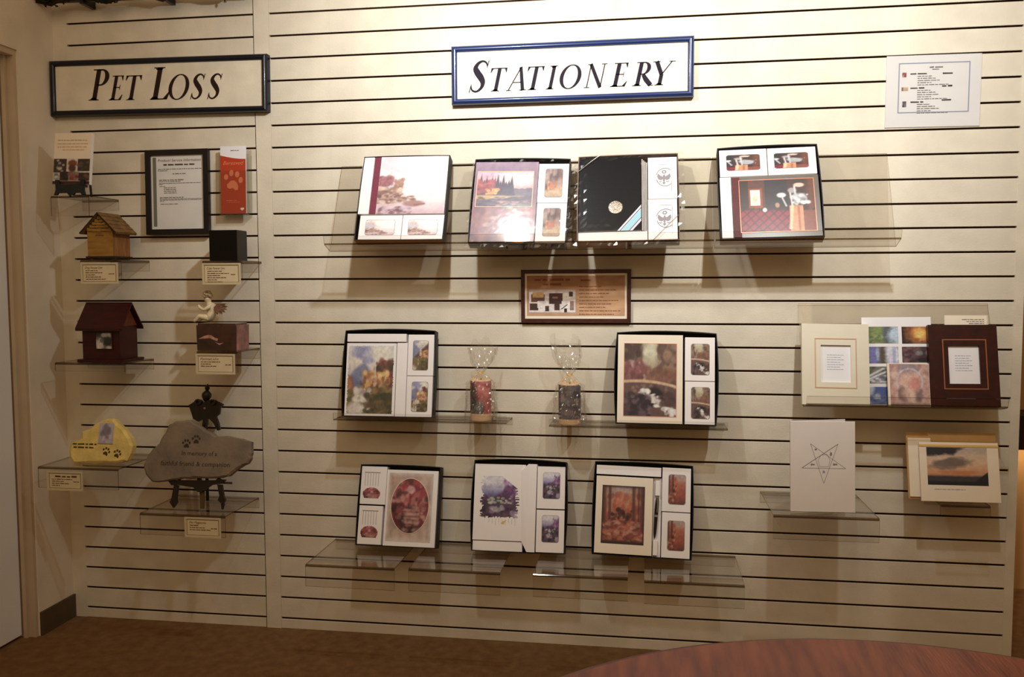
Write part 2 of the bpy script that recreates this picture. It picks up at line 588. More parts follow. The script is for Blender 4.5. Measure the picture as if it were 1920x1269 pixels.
def mauve_cover(P):
    P.fill([(0, (150, 122, 146)), (.5, (132, 92, 108)), (.62, (160, 98, 98)), (1, (112, 76, 96))])
    P.over(np.where((P.V > .55) & (P.V < .95) & (P.U > .15) & (P.U < .92), .6, 0), (160, 92, 90))
    P.over(np.where((P.V > .68) & (P.V < .72), .35, 0) * P.noise(10, 4), (214, 160, 130))
    P.dabs(120, 0, .55, 1, 1, .07, [(140, 84, 96), (176, 112, 104), (110, 72, 92)], .4)
    P.dabs(20, .25, .7, .75, .85, .05, [(196, 150, 140), (120, 74, 86)], .5, .4)
    P.mottle(.14, 10)


def club_room(P):
    P.fill([(0, (62, 36, 30)), (1, (52, 26, 24))])
    P.over(np.where(P.U < .34, .5, 0), (120, 48, 26))
    P.over(np.where(P.U < .12, .8, 0), (44, 28, 28))
    P.over(np.clip((P.U - .86) * 12, 0, 1) * .8, (120, 56, 34))
    P.over(np.where((P.U > .12) & (P.U < .31) & (P.V > .16) & (P.V < .55), 1, 0), (150, 52, 24))
    P.over(np.where((P.U > .145) & (P.U < .275) & (P.V > .19) & (P.V < .49), 1, 0), (236, 220, 196))
    P.blob(.21, .36, .04, .07, (206, 180, 140), .7, .8)
    P.line(.41, .05, .41, .48, .028, (124, 112, 116))
    P.over(np.clip((P.V - .56 - .05 * P.U) * 30, 0, 1) * (P.U < .7), (150, 18, 34))
    for k in range(-2, 9):
        P.line(k * .12 - .1, 1.02, k * .12 + .3, .55, .012, (60, 12, 24), .7 * 1)
        P.line(k * .12 - .1, .55, k * .12 + .2, 1.05, .012, (70, 14, 26), .6)
    P.over(np.clip((.54 - P.V) * 60, 0, 1) * (P.U > .34) * (P.U < .64), (40, 30, 34))
    P.over(np.where(P.U > .68, 1, 0) * np.clip((P.V - .60) * 40, 0, 1), (140, 60, 46))
    P.over(np.where((P.U > .66) & (P.U < .84), 1, 0) * np.clip((P.V - .50) * 40, 0, 1), (216, 136, 90))
    P.line(.70, .52, .66, .95, .02, (236, 190, 140))
    P.line(.78, .55, .78, .98, .015, (176, 96, 60))
    P.line(.62, .52, .56, .32, .012, (190, 184, 186))
    P.blob(.56, .31, .06, .045, (206, 200, 204), 1, .4)
    P.line(.70, .5, .68, .26, .012, (200, 190, 190))
    P.blob(.71, .22, .06, .05, (160, 150, 152), 1, .5)
    P.line(.76, .5, .74, .14, .012, (206, 200, 200))
    P.blob(.80, .12, .07, .04, (216, 180, 160), 1, .4)
    P.blob(.82, .38, .09, .1, (176, 176, 184), .9, 1.0)
    P.dabs(24, .7, .3, .92, .48, .03, [(210, 210, 216), (130, 126, 130), (236, 232, 232)], .8)
    P.blob(.33, .585, .028, .04, (240, 232, 220), 1, .1)
    P.blob(.5, .5, .03, .05, (206, 150, 110), .8, .4)
    P.mottle(.12, 18)


def mountain_village(P):
    P.fill([(0, (206, 204, 214)), (.25, (226, 214, 196)), (.45, (190, 176, 176)), (1, (110, 96, 60))])
    P.blob(.3, .12, .22, .1, (136, 138, 184), .9, 1.1, .3)
    P.blob(.75, .12, .3, .12, (236, 226, 204), .8, .9, .4)
    P.blob(.42, .22, .14, .05, (150, 150, 196), .8, .9, .3)
    P.over(np.clip((P.V - .20 - abs(P.U - .34) * .8 - .12 * (P.noise(9, 9) - .5)) * 14, 0, 1) * np.clip((.64 - P.V) * 12, 0, 1), (124, 128, 164))
    P.over(np.clip((P.V - .40 - abs(P.U - .1) * .5) * 16, 0, 1) * np.clip((.64 - P.V) * 12, 0, 1) * .8, (98, 104, 146))
    P.over(np.clip((P.V - .16 - (1.0 - P.U) * .65) * 14, 0, 1) * np.clip((.7 - P.V) * 10, 0, 1), (92, 66, 60))
    P.dabs(90, .62, .25, 1, .5, .05, [(140, 60, 62), (110, 72, 56), (160, 84, 70), (70, 66, 50)], .8)
    P.dabs(90, .36, .40, .9, .64, .045, [(226, 166, 90), (206, 130, 66), (176, 92, 60), (240, 196, 126)], .8)
    P.dabs(20, 0, .48, .12, .62, .05, [(190, 120, 70), (160, 90, 66)], .8)
    P.line(.60, .30, .60, .44, .012, (206, 196, 186))
    P.over(np.where((abs(P.U - .60) < .03) & (P.V > .44) & (P.V < .6), .7, 0), (232, 200, 170))
    P.over(np.where((abs(P.U - .76) < .045) & (P.V > .52) & (P.V < .62), .6, 0), (214, 170, 130))
    P.dabs(50, .3, .48, 1, .66, .03, [(160, 96, 60), (206, 150, 96), (110, 76, 56)], .6)
    P.ridge(.64, .05, 5, (128, 104, 62))
    P.dabs(120, 0, .62, 1, 1, .06, [(150, 122, 66), (96, 84, 50), (176, 140, 80), (70, 70, 46), (120, 86, 50)], .7, .6)
    P.dabs(60, .15, .64, .5, .95, .05, [(220, 206, 190), (190, 172, 160), (236, 224, 212)], .75, .7)
    P.blob(.2, .92, .2, .1, (222, 208, 196), .9, .9, .3)
    P.dabs(70, .4, .72, 1, 1, .06, [(60, 62, 38), (84, 72, 44), (110, 88, 50)], .75, .6)
    P.mottle(.12, 20)


def stone_bridge(P):
    P.fill([(0, (104, 76, 58)), (.3, (140, 112, 88)), (.6, (96, 62, 54)), (1, (54, 36, 38))])
    P.blob(.5, .12, .2, .2, (214, 206, 170), .95, .8, .5)
    P.blob(.45, .3, .3, .12, (180, 160, 126), .7, .8, .5)
    P.dabs(120, 0, 0, .3, .4, .06, [(90, 62, 48), (70, 48, 42), (126, 98, 76)], .7)
    P.dabs(120, .68, 0, 1, .5, .06, [(120, 84, 66), (96, 64, 54), (150, 112, 88)], .7)
    P.dabs(60, 0, .26, .4, .5, .045, [(140, 74, 74), (190, 150, 140), (116, 60, 60)], .75)
    P.dabs(80, .45, .36, 1, .5, .05, [(122, 74, 58), (150, 96, 70)], .7)
    e = .50 + .14 * (P.U - .45) ** 2 + .05 * P.U
    P.over(np.clip((P.V - e) * 40, 0, 1), (104, 70, 64))
    P.dabs(60, .05, .56, 1, .72, .03, [(124, 88, 80), (88, 58, 54), (140, 104, 92)], .6, .6)
    P.over(np.clip(1.6 - abs(P.V - e) * 55, 0, 1), (214, 170, 130))
    P.blob(.55, .74, .24, .13, (40, 26, 28), .95, .25, .15)
    for k in range(26):
        t = k / 25
        P.dabs(3, .36 + .56 * t - .05, .65 + .3 * t - .03, .40 + .58 * t + .05, .68 + .3 * t + .02, .04, [(236, 226, 216), (206, 190, 184), (250, 246, 240)], .8, .6)
    P.dabs(110, 0, .7, .5, 1, .06, [(56, 38, 42), (82, 56, 60), (44, 32, 38), (110, 84, 88)], .75, .6)
    P.dabs(40, .7, .66, 1, .85, .05, [(70, 46, 44), (96, 62, 56)], .75, .6)
    P.mottle(.12, 20)


def garden_steps(P):
    P.fill([(0, (110, 50, 56)), (.45, (200, 110, 112)), (.6, (190, 130, 116)), (1, (90, 50, 50))])
    P.dabs(160, 0, 0, 1, .6, .07, [(176, 58, 66), (206, 96, 104), (120, 40, 50), (226, 140, 136), (90, 60, 48)], .7)
    P.blob(.5, .2, .12, .08, (226, 190, 190), .7, .8)
    for k in range(5):
        y = .58 + k * .075
        P.over(np.where((abs(P.U - .58) < .28 + k * .03) & (abs(P.V - y) < .02), .5, 0), (226, 164, 150))
        P.over(np.where((abs(P.U - .58) < .28 + k * .03) & (abs(P.V - y - .035) < .014), .45, 0), (120, 66, 66))
    P.dabs(80, 0, .5, .3, 1, .07, [(110, 34, 44), (150, 54, 62), (66, 32, 34)], .75)
    P.dabs(50, .8, .5, 1, .8, .06, [(130, 44, 50), (176, 90, 90)], .75)
    P.dabs(50, .2, .9, .9, 1, .06, [(60, 34, 36), (96, 52, 50)], .7)
    P.dabs(60, .2, .5, .95, .95, .06, [(200, 130, 122), (150, 84, 84), (226, 170, 156)], .4, .5)
    P.mottle(.14, 18)


def tan_wash(P):
    P.fill([(0, (206, 170, 152)), (.5, (216, 180, 158)), (1, (176, 156, 142))])
    e = np.minimum(np.minimum(P.U, 1 - P.U), np.minimum(P.V, 1 - P.V))
    P.dabs(160, 0, 0, 1, 1, .1, [(190, 156, 142), (222, 190, 170), (160, 140, 132), (206, 150, 136)], .5)
    P.over(np.clip(1 - e / .08, 0, 1) * .8, (226, 214, 200))
    P.mottle(.08)


def heather_bank(P):
    P.fill([(0, (206, 200, 216)), (.3, (176, 170, 206)), (.42, (112, 104, 170)), (.55, (84, 80, 110)), (1, (58, 40, 62))])
    P.blob(.4, .1, .5, .1, (226, 222, 232), .8, .8, .4)
    P.over(np.clip((P.V - .05 - (1 - P.U) * .62) * 12, 0, 1) * .9, (98, 58, 104))
    P.dabs(60, .62, .1, 1, .6, .05, [(150, 90, 160), (110, 60, 116), (180, 130, 186), (84, 48, 92)], .8)
    P.dabs(120, 0, .45, 1, 1, .06, [(64, 70, 62), (84, 50, 84), (44, 40, 56), (116, 66, 104)], .75)
    P.dabs(24, .2, .5, .8, .64, .045, [(196, 200, 190), (170, 180, 168)], .8, .6)
    P.dabs(18, .25, .68, .6, .84, .06, [(150, 140, 156), (180, 170, 186)], .7, .7)
    P.dabs(16, .8, .82, 1, .94, .05, [(140, 124, 150), (176, 160, 186)], .8)
    P.mottle(.14, 18)


def autumn_wood(P):
    P.fill([(0, (150, 110, 92)), (.3, (190, 96, 70)), (.7, (170, 72, 54)), (1, (96, 50, 42))])
    P.blob(.45, .15, .3, .2, (190, 170, 160), .7, .8, .4)
    P.dabs(160, .15, .15, .9, .6, .06, [(200, 84, 56), (216, 116, 76), (160, 60, 46), (186, 130, 100)], .6)
    for x, w in ((.04, .05), (.18, .03), (.74, .035), (.86, .02), (.95, .05)):
        P.line(x, 0, x + .01, .72, w, (86, 52, 46), .85)
    P.dabs(30, .2, .4, .7, .65, .035, [(60, 30, 30), (90, 44, 38)], .8)
    P.dabs(140, 0, .62, 1, .95, .06, [(150, 60, 46), (190, 96, 70), (110, 48, 40), (206, 140, 110)], .7, .5)
    P.over(np.clip((P.V - .92) * 20, 0, 1), (72, 44, 36))
    P.over(np.clip(1 - np.minimum(np.minimum(P.U, 1 - P.U), np.minimum(P.V, 1 - P.V)) / .05, 0, 1), (58, 32, 28))
    P.mottle(.14, 18)


def sunset_sky(P):
    P.fill([(0, (190, 170, 156)), (.35, (226, 186, 150)), (.7, (222, 146, 96)), (.8, (96, 74, 70)), (1, (44, 40, 46))])
    P.blob(.2, .05, .34, .14, (48, 44, 48), 1, 1.0, .2)
    P.blob(.42, .4, .3, .12, (110, 92, 84), .9, 1.1, .3)
    P.blob(.25, .5, .2, .1, (126, 104, 92), .8, 1.1, .3)
    P.blob(.55, .66, .3, .05, (216, 120, 72), .9, .8, .3)
    P.over(np.clip((P.V - .72 - .05 * P.noise(6, 2)) * 26, 0, 1), (58, 52, 56))
    P.over(np.clip((P.V - .62 - (1 - P.U) * 1.2) * 26, 0, 1), (34, 32, 38))
    P.over(np.clip((P.V - .88) * 26, 0, 1), (32, 30, 38))
    P.mottle(.08)


def rose_wrap(P):
    P.fill([(0, (206, 110, 104)), (1, (206, 84, 84))])
    P.dabs(90, 0, 0, 1, 1, .12, [(220, 92, 92), (190, 66, 70), (236, 140, 128)], .6)
    P.blob(.22, .5, .2, .4, (70, 54, 50), .9, .8, .3)
    P.dabs(40, .1, .6, .6, 1, .1, [(90, 78, 74), (130, 116, 110), (60, 50, 50)], .75)
    P.mottle(.2, 14)


def forest_wrap(P):
    P.fill([(0, (98, 92, 96)), (1, (80, 66, 66))])
    P.dabs(110, 0, 0, 1, 1, .12, [(70, 62, 66), (130, 122, 128), (96, 78, 74), (150, 120, 110)], .6)
    P.over(np.where(P.U < .2, .9, 0), (56, 44, 32))
    P.mottle(.25, 14)


def green_fall(P):
    P.fill([(0, (84, 96, 72)), (1, (96, 110, 70))])
    P.blob(.35, .45, .3, .6, (130, 152, 76), .9, .6, .4)
    P.blob(.66, .5, .2, .6, (84, 92, 108), .9, .6, .3)
    P.blob(.98, .45, .3, .6, (176, 204, 232), 1, .7, .3)
    P.dabs(30, .1, .5, .5, 1, .06, [(90, 112, 60), (150, 170, 110)], .6)
    P.mottle(.15)


def ember_sky(P):
    P.fill([(0, (52, 20, 18)), (1, (40, 18, 20))])
    P.blob(.66, .4, .44, .6, (226, 130, 50), 1, .6, .5)
    P.blob(.62, .42, .18, .3, (255, 204, 90), 1, .6, .5)
    P.dabs(20, .5, .7, 1, 1, .08, [(150, 80, 40), (206, 130, 80)], .6, .5)
    P.mottle(.15)


def blue_gorge(P):
    P.fill([(0, (110, 108, 104)), (1, (96, 98, 92))])
    P.blob(.2, .5, .16, .8, (104, 108, 184), 1, .5, .3)
    P.blob(.32, .4, .06, .4, (160, 170, 206), .8, .5, .3)
    P.blob(.5, .5, .09, .8, (84, 72, 60), 1, .6, .3)
    P.blob(.8, .5, .22, .9, (206, 206, 232), 1, .5, .3)
    P.line(.86, 0, .86, 1, .05, (150, 160, 206), .8)
    P.mottle(.15)


def dark_blossom(P):
    P.fill([(0, (74, 46, 52)), (1, (52, 32, 38))])
    P.dabs(60, 0, 0, .6, 1, .08, [(110, 70, 78), (66, 36, 44), (130, 90, 94)], .6)
    P.blob(.6, .4, .12, .18, (124, 124, 130), .8, .7)
    P.blob(.95, .4, .16, .2, (160, 84, 112), .8, .7)
    P.blob(.8, .85, .3, .16, (26, 22, 26), .9, .6)
    P.mottle(.2)


def white_falls(P):
    P.fill([(0, (92, 96, 84)), (1, (110, 108, 120))])
    P.dabs(40, 0, 0, 1, .4, .08, [(70, 78, 60), (120, 116, 96)], .7)
    for k in range(5):
        P.line(-.1 + .1 * k, .7 + .06 * k, .5 + .16 * k, .12 + .14 * k, .05, (226, 224, 240), .8)
    P.dabs(30, .1, .6, .8, 1, .07, [(72, 70, 86), (206, 206, 226)], .6)
    P.mottle(.15)


def blue_sky(P):
    P.fill([(0, (66, 92, 176)), (1, (76, 104, 186))])
    P.blob(.02, .1, .2, .4, (206, 210, 236), .9, .6, .3)
    P.blob(.3, .6, .12, .2, (170, 196, 226), .9, .8, .3)
    P.blob(.85, .75, .16, .16, (160, 190, 220), .9, .7, .3)
    P.dabs(20, 0, .7, .8, 1, .06, [(120, 156, 206), (40, 60, 140)], .6)
    P.mottle(.12)


def rose_arch(P):
    P.fill([(0, (196, 152, 146)), (1, (226, 176, 160))])
    P.dabs(160, 0, 0, 1, 1, .09, [(216, 168, 156), (190, 140, 134), (230, 190, 176), (176, 120, 116)], .5)
    P.blob(.5, .1, .26, .14, (140, 124, 140), .8, .5, .3)
    d = np.hypot((P.U - .5) / .36, (P.V - .42) / .34)
    P.over(np.where(P.V < .66, np.clip(1 - abs(d - .9) * 10, 0, 1), 0) * .9, (206, 200, 216))
    P.blob(.3, .72, .1, .18, (120, 92, 92), .9, .5, .3)
    P.blob(.72, .72, .1, .18, (124, 96, 96), .9, .5, .3)
    P.blob(.5, .5, .2, .3, (236, 186, 166), .8, .7, .4)
    P.blob(.62, .46, .12, .14, (222, 120, 112), .7, .8, .4)
    P.over(np.clip((P.V - .92) * 20, 0, 1), (124, 100, 88))
    P.mottle(.14, 16)


def pet_collage(P):
    P.fill([(0, (216, 206, 190)), (1, (206, 196, 180))])
    for (a, b, c, d, col, col2) in ((0, 0, .36, .62, (66, 44, 34), (206, 196, 190)), (.66, 0, 1, .55, (62, 46, 32), (96, 74, 52)),
                                    (.18, .58, .42, 1, (58, 40, 28), (30, 22, 18)), (.42, .58, .7, 1, (150, 120, 110), (140, 40, 34)),
                                    (.7, .62, 1, 1, (56, 36, 30), (120, 80, 60)), (0, .62, .18, 1, (206, 200, 196), (110, 100, 96))):
        P.over(np.where((P.U > a) & (P.U < c) & (P.V > b) & (P.V < d), 1, 0), col)
        P.dabs(14, a + .04, b + .08, c - .04, d - .05, .06, [col2, col, tuple(.5 * (np.array(col) + col2))], .8, 1.2)
    P.blob(.52, .2, .12, .14, (130, 66, 40), 1, .3, .2)
    P.blob(.52, .42, .1, .18, (96, 50, 36), 1, .3, .2)
    P.over(np.clip((P.V - .0) * 0, 0, 1), (0, 0, 0))
    P.mottle(.15)


def puppy_photo(P):
    P.fill([(0, (52, 56, 46)), (1, (110, 104, 98))])
    P.blob(.2, .75, .24, .4, (206, 190, 182), 1, .7, .3)
    P.blob(.65, .15, .3, .16, (190, 186, 178), 1, .8, .3)
    P.blob(.72, .55, .26, .3, (40, 46, 34), 1, .5, .3)
    P.blob(.8, .92, .2, .1, (190, 176, 170), 1, .5, .3)
    P.blob(.35, .5, .12, .12, (96, 92, 84), 1, .5, .3)
    P.mottle(.2)


def amber_card(P):
    P.fill([(0, (176, 112, 74)), (.5, (196, 136, 90)), (1, (204, 150, 104))])
    P.blob(.8, .6, .3, .5, (214, 160, 110), .6, .6, .5)
    P.mottle(.12, 8)


def product_photo(P):
    P.fill([(0, (190, 160, 140)), (.25, (216, 196, 186)), (1, (230, 216, 212))])
    for (a, b, c, d, col) in ((.0, .1, .1, .6, (230, 220, 214)), (.05, .2, .34, .55, (110, 66, 54)), (.08, .12, .32, .35, (206, 150, 90)),
                              (.02, .6, .2, .9, (74, 40, 36)), (.18, .5, .4, .8, (226, 214, 208)), (.43, .15, .72, .62, (74, 40, 36)), (.5, .3, .62, .4, (150, 96, 80)),
                              (.55, .62, .66, .9, (80, 44, 40)), (.72, .15, .86, .42, (226, 206, 186)), (.7, .5, .88, .9, (236, 226, 222)),
                              (.76, .82, .82, .98, (50, 24, 26)), (.35, .72, .43, .95, (76, 44, 40)), (.88, .5, .96, .9, (150, 110, 100)), (.86, .1, .94, .3, (70, 40, 36))):
        P.over(np.where((P.U > a) & (P.U < c) & (P.V > b) & (P.V < d), 1, 0), col)
    P.line(.7, .85, .82, .66, .012, (40, 24, 30))
    P.mottle(.15)


def red_case(P):
    P.fill([(0, (150, 60, 66)), (1, (190, 90, 96))])
    P.dabs(10, 0, 0, 1, 1, .2, [(120, 40, 50), (220, 150, 150)], .7)


def tan_case(P):
    P.fill([(0, (226, 190, 150)), (1, (206, 160, 130))])
    P.over(np.where(P.U < .25, .8, 0), (120, 96, 80))


def grey_case(P):
    P.fill([(0, (96, 92, 104)), (1, (70, 66, 80))])
    P.dabs(10, 0, 0, 1, 1, .2, [(150, 146, 160), (56, 52, 66)], .7)


def picture(name, r, fn, parent, y=-0.0012, cell=0.0022, seed=1, mask=None, m=None, label=None, crop=None, cyl=None):
    x0, z0, x1, z1 = r
    nx = max(8, int((x1 - x0) / cell))
    ny = max(8, int((z1 - z0) / cell))
    if crop:   # only a part of the painting shows (u0, v0, u1, v1)
        P = Paint(nx, ny, seed)
        P.U = crop[0] + P.U * (crop[2] - crop[0])
        P.V = crop[1] + P.V * (crop[3] - crop[1])
    else:
        P = Paint(nx, ny, seed)
    fn(P)
    X, Z = np.meshgrid(np.linspace(x0, x1, nx), np.linspace(z1, z0, ny))
    Y = np.full_like(X, y)
    if cyl:
        cx, cy, rad = cyl
        a = (X - (x0 + x1) / 2) / (x1 - x0) * math.radians(170)
        X, Y = cx + rad * np.sin(a), cy - rad * np.cos(a)
    co = np.stack([X, Y, Z], -1).reshape(-1, 3)
    i, j = np.meshgrid(np.arange(nx - 1), np.arange(ny - 1))
    k = (j * nx + i).ravel()
    uc = ((i + .5) / (nx - 1)).ravel()
    vc = ((j + .5) / (ny - 1)).ravel()
    quads = np.stack([k + nx, k + nx + 1, k + 1, k], 1)
    if mask is not None:
        quads = quads[mask(uc, vc)]
    me = bpy.data.meshes.new(name)
    me.from_pydata(co.tolist(), [], quads.tolist())
    att = me.color_attributes.new('print', 'FLOAT_COLOR', 'POINT')
    c = np.clip(P.A, 0, 1).reshape(-1, 3)
    g = c.mean(1, keepdims=True)
    c = np.clip((g + (c - g) * 0.78) * 0.92 + 0.045, 0, 1)      # washed-out veil put into the print colours
    c = np.where(c <= 0.04045, c / 12.92, ((c + 0.055) / 1.055) ** 2.4)
    att.data.foreach_set('color', np.concatenate([c, np.ones((len(c), 1))], 1).astype(np.float32).ravel())
    me.materials.append(m or PRINT)
    me.update()
    o = bpy.data.objects.new(name, me)
    COL.objects.link(o)
    o.parent = parent
    if label:
        o['label'] = label
    return o


def round_mask(u, v):          # rounded rectangle window
    dx = np.clip(abs(u - .5) - .36, 0, 1) / .14
    dz = np.clip(abs(v - .5) - .42, 0, 1) / .08
    return dx * dx + dz * dz < 1


def oval_mask(u, v):
    return ((u - .5) * 2) ** 2 + ((v - .5) * 2) ** 2 < 1


def dome_mask(u, v):
    return (((u - .5) * 2) ** 2 + ((v - .55) / .55) ** 2 < 1) & (v < .92) | ((abs(u - .5) < .42) & (v > .5) & (v < .92))


# ------------------------------------------------------------------ the setting
S = 0.0762
ZTOP = 2.44
GAP = 0.0060


def structure(o, label=None):
    o['kind'] = 'structure'
    if label:
        o['label'] = label
    return o


structure(MB().box(-3.2, -5.0, -0.05, 4.6, 1.6, 0.0, CARPET).build('floor'), 'brown patterned carpet floor in front of the slatwall')
wall = structure(MB().box(-0.82, 0.0125, 0.0, 2.452, 0.10, ZTOP, GROOVE, GROOVE).build('wall_back'), 'cream slatwall with dark horizontal grooves')
grooves = [(28 - i) * S + 0.038 for i in range(28, -4, -1)]
edges = [0.0] + grooves + [ZTOP]


def slat_mesh(x0, x1, h):
    b = MB()
    c = 0.0012
    # front face with slightly eased edges, dark core showing in the grooves
    vs = [(x0, 0.0, c), (x1, 0.0, c), (x1, 0.0, h - c), (x0, 0.0, h - c), (x0, c, 0), (x1, c, 0), (x1, c, h), (x0, c, h),
          (x0, .0125, 0), (x1, .0125, 0), (x1, .0125, h), (x0, .0125, h)]
    b.faces(vs, [(0, 1, 2, 3), (3, 2, 6, 7), (4, 5, 1, 0)], WALL)
    b.faces(vs, [(7, 6, 10, 11), (8, 9, 5, 4), (0, 3, 7, 4), (4, 7, 11, 8), (1, 5, 6, 2), (5, 9, 10, 6)], GROOVE)
    return b.mesh('slat')


for (x0, x1) in ((-0.7656, -0.0585), (0.0, 2.4246)):
    cache = {}
    for a, b_ in zip(edges[:-1], edges[1:]):
        lo = a + (GAP / 2 if a > 0 else 0)
        hi = b_ - (GAP / 2 if b_ < ZTOP else 0)
        key = round(hi - lo, 4)
        if key not in cache:
            cache[key] = slat_mesh(x0, x1, hi - lo)
        o = bpy.data.objects.new('slat', cache[key])
        COL.objects.link(o)
        o.location = (0, 0, lo)
        o.parent = wall
structure(MB().box(-0.0556, -0.0012, 0.0, -0.0004, 0.0125, ZTOP, WALL).build('trim_1'), 'cream vertical strip between the two slatwall panels')
structure(MB().box(-0.82, 0.0, 0.0, -0.7656, 0.0125, ZTOP, WALL).build('trim_2'), 'plain cream strip in the corner left of the grooves')
structure(MB().box(2.4246, -0.001, 0.0, 2.452, 0.10, ZTOP, WALL).build('trim_3'), 'cream end strip at the right edge of the slatwall')

wl = MB()
wl.box(-1.00, -0.187, 0.0, -0.82, 0.10, 2.6, PLASTER)
wl.box(-1.00, -2.4, 2.035, -0.82, -0.187, 2.6, PLASTER)
structure(wl.build('wall_left'), 'beige plaster wall at the left with a door opening')
structure(MB().box(-0.82, -0.187, 0.0, -0.812, 0.0, 0.085, VINYL).build('baseboard_left'), 'dark vinyl baseboard in the left corner')
dj = MB()
dj.box(-0.90, -0.200, 0.0, -0.826, -0.1872, 2.035, JAMB)
dj.box(-0.866, -0.212, 0.0, -0.852, -0.200, 2.022, JAMB)
dj.box(-0.90, -2.4, 2.015, -0.826, -0.200, 2.0345, JAMB)
structure(dj.build('trim_4'), 'tan door frame with a stop bead at the left edge')
door = structure(MB().box(-0.915, -1.10, 0.012, -0.872, -0.214, 2.012, DOORM).build('door_1'), 'pale painted door at the left edge')
MB().lathe([(0.012, 0), (0.012, 0.03), (0.027, 0.045), (0.027, 0.06), (0.01, 0.068)], RAIL, n=14).build('door_handle', door).matrix_local = \
    Matrix.Translation((-0.872, -1.03, 1.0)) @ Matrix.Rotation(math.pi / 2, 4, 'Y')

structure(MB().box(2.2, 0.80, 0.0, 4.2, 0.88, 2.6, TANWALL).build('wall_right'), 'tan wall farther back beyond the right end of the slatwall')
t = thing('wall_shelf', 'dark wooden shelf on the tan wall beyond the right end of the slatwall', 'shelf', (2.9, 0.72, 0.60))
MB().box(-0.4, -0.1, 0, 0.4, 0.079, 0.13, DARKWOOD).build('board', t)
MB().box(-0.3, -0.03, -0.012, 0.3, 0.03, 0.0, GLOWSTRIP).build('added_glow_strip', t)  # added glowing strip, makes the bright patch on the wall below the board

# rail and garland above the pet panel
t = thing('wall_rail', 'dark metal rail along the top of the left slatwall panel', 'rail', (-0.42, -0.055, 2.236))
smoothify(MB().tube([(-0.38, 0, 0.004), (0.38, 0, -0.004)], 0.013, RAIL, 12).build('bar', t))
for x in (-0.235, 0.07):
    MB().box(x - 0.007, -0.016, -0.020, x + 0.007, 0.0545, 0.02, BLACKPLASTIC).build('bracket', t)
t = thing('leaf_garland', 'dark leafy garland hanging over the rail above the PET LOSS sign', 'garland', (-0.44, -0.075, 2.222))
rnd = random.Random(3)
gp = [(-0.38 + .78 * k / 30, rnd.uniform(-.008, .008), .008 - .010 * math.sin(k * .8) - .008 * k / 30 + rnd.uniform(-.003, .003)) for k in range(31)]
smoothify(MB().tube(gp, 0.006, VINE, 6).build('vine', t), 60)
fb = MB()
for k in range(900):
    px, py, pz = gp[rnd.randrange(len(gp) if k % 3 else 12)]
    c = Vector((px + rnd.gauss(0, .014), py + rnd.gauss(0, .010), pz + abs(rnd.gauss(0, .014)) - .002))
    d = Vector((rnd.uniform(-1, 1), rnd.uniform(-1, 0.3), rnd.uniform(-.35, .8))).normalized() * rnd.uniform(.010, .02)
    n = d.orthogonal().normalized() * rnd.uniform(.003, .006)
    fb.faces([c, c + d * .5 + n, c + d, c + d * .5 - n], [(0, 1, 2, 3)], LEAF)
o = fb.build('foliage', t)
o['kind'] = 'stuff'

# ------------------------------------------------------------------ signs
def stroke(pts, ws, steps=6):
    """smooth ribbon through points with widths -> list of quads"""
    P = [Vector((p[0], p[1])) for p in pts]
    out = []
    n = len(P)
    for i in range(n - 1):
        p0, p1, p2, p3 = P[max(i - 1, 0)], P[i], P[i + 1], P[min(i + 2, n - 1)]
        for k in range(steps):
            t_ = k / steps
            q = 0.5 * ((2 * p1) + (p2 - p0) * t_ + (2 * p0 - 5 * p1 + 4 * p2 - p3) * t_ ** 2 + (3 * p1 - p0 - 3 * p2 + p3) * t_ ** 3)
            out.append((q, ws[i] + (ws[i + 1] - ws[i]) * t_))
    out.append((P[-1], ws[-1]))
    quads = []
    L_, R_ = [], []
    for i, (q, w) in enumerate(out):
        tg = (out[min(i + 1, len(out) - 1)][0] - out[max(i - 1, 0)][0]).normalized()
        nn = Vector((-tg.y, tg.x)) * w / 2
        L_.append(q + nn)
        R_.append(q - nn)
    for i in range(len(out) - 1):
        quads.append([R_[i], R_[i + 1], L_[i + 1], L_[i]])
    return quads


def ring(cx, cy, rx, ry, ix, iy, a0=0, a1=360, n=28, sx=0.0):
    q = []
    for k in range(n):
        A, B = [math.radians(a0 + (a1 - a0) * t_ / n) for t_ in (k, k + 1)]
        q.append([(cx + sx + ix * math.cos(A), cy + iy * math.sin(A)), (cx + rx * math.cos(A), cy + ry * math.sin(A)),
                  (cx + rx * math.cos(B), cy + ry * math.sin(B)), (cx + sx + ix * math.cos(B), cy + iy * math.sin(B))])
    return q


def bar(x0, y0, x1, y1):
    return [[(x0, y0), (x1, y0), (x1, y1), (x0, y1)]]


TK, TN = .165, .044      # thick and thin strokes


def serif(cx, y, w, up=True):
    s = 1 if up else -1
    return [[(cx - w / 2, y), (cx + w / 2, y), (cx + w / 2, y + s * .028), (cx - w / 2, y + s * .028)],
            [(cx - TK / 2 - .05, y + s * .028), (cx + TK / 2 + .05, y + s * .028), (cx + TK / 2, y + s * .085), (cx - TK / 2, y + s * .085)]]


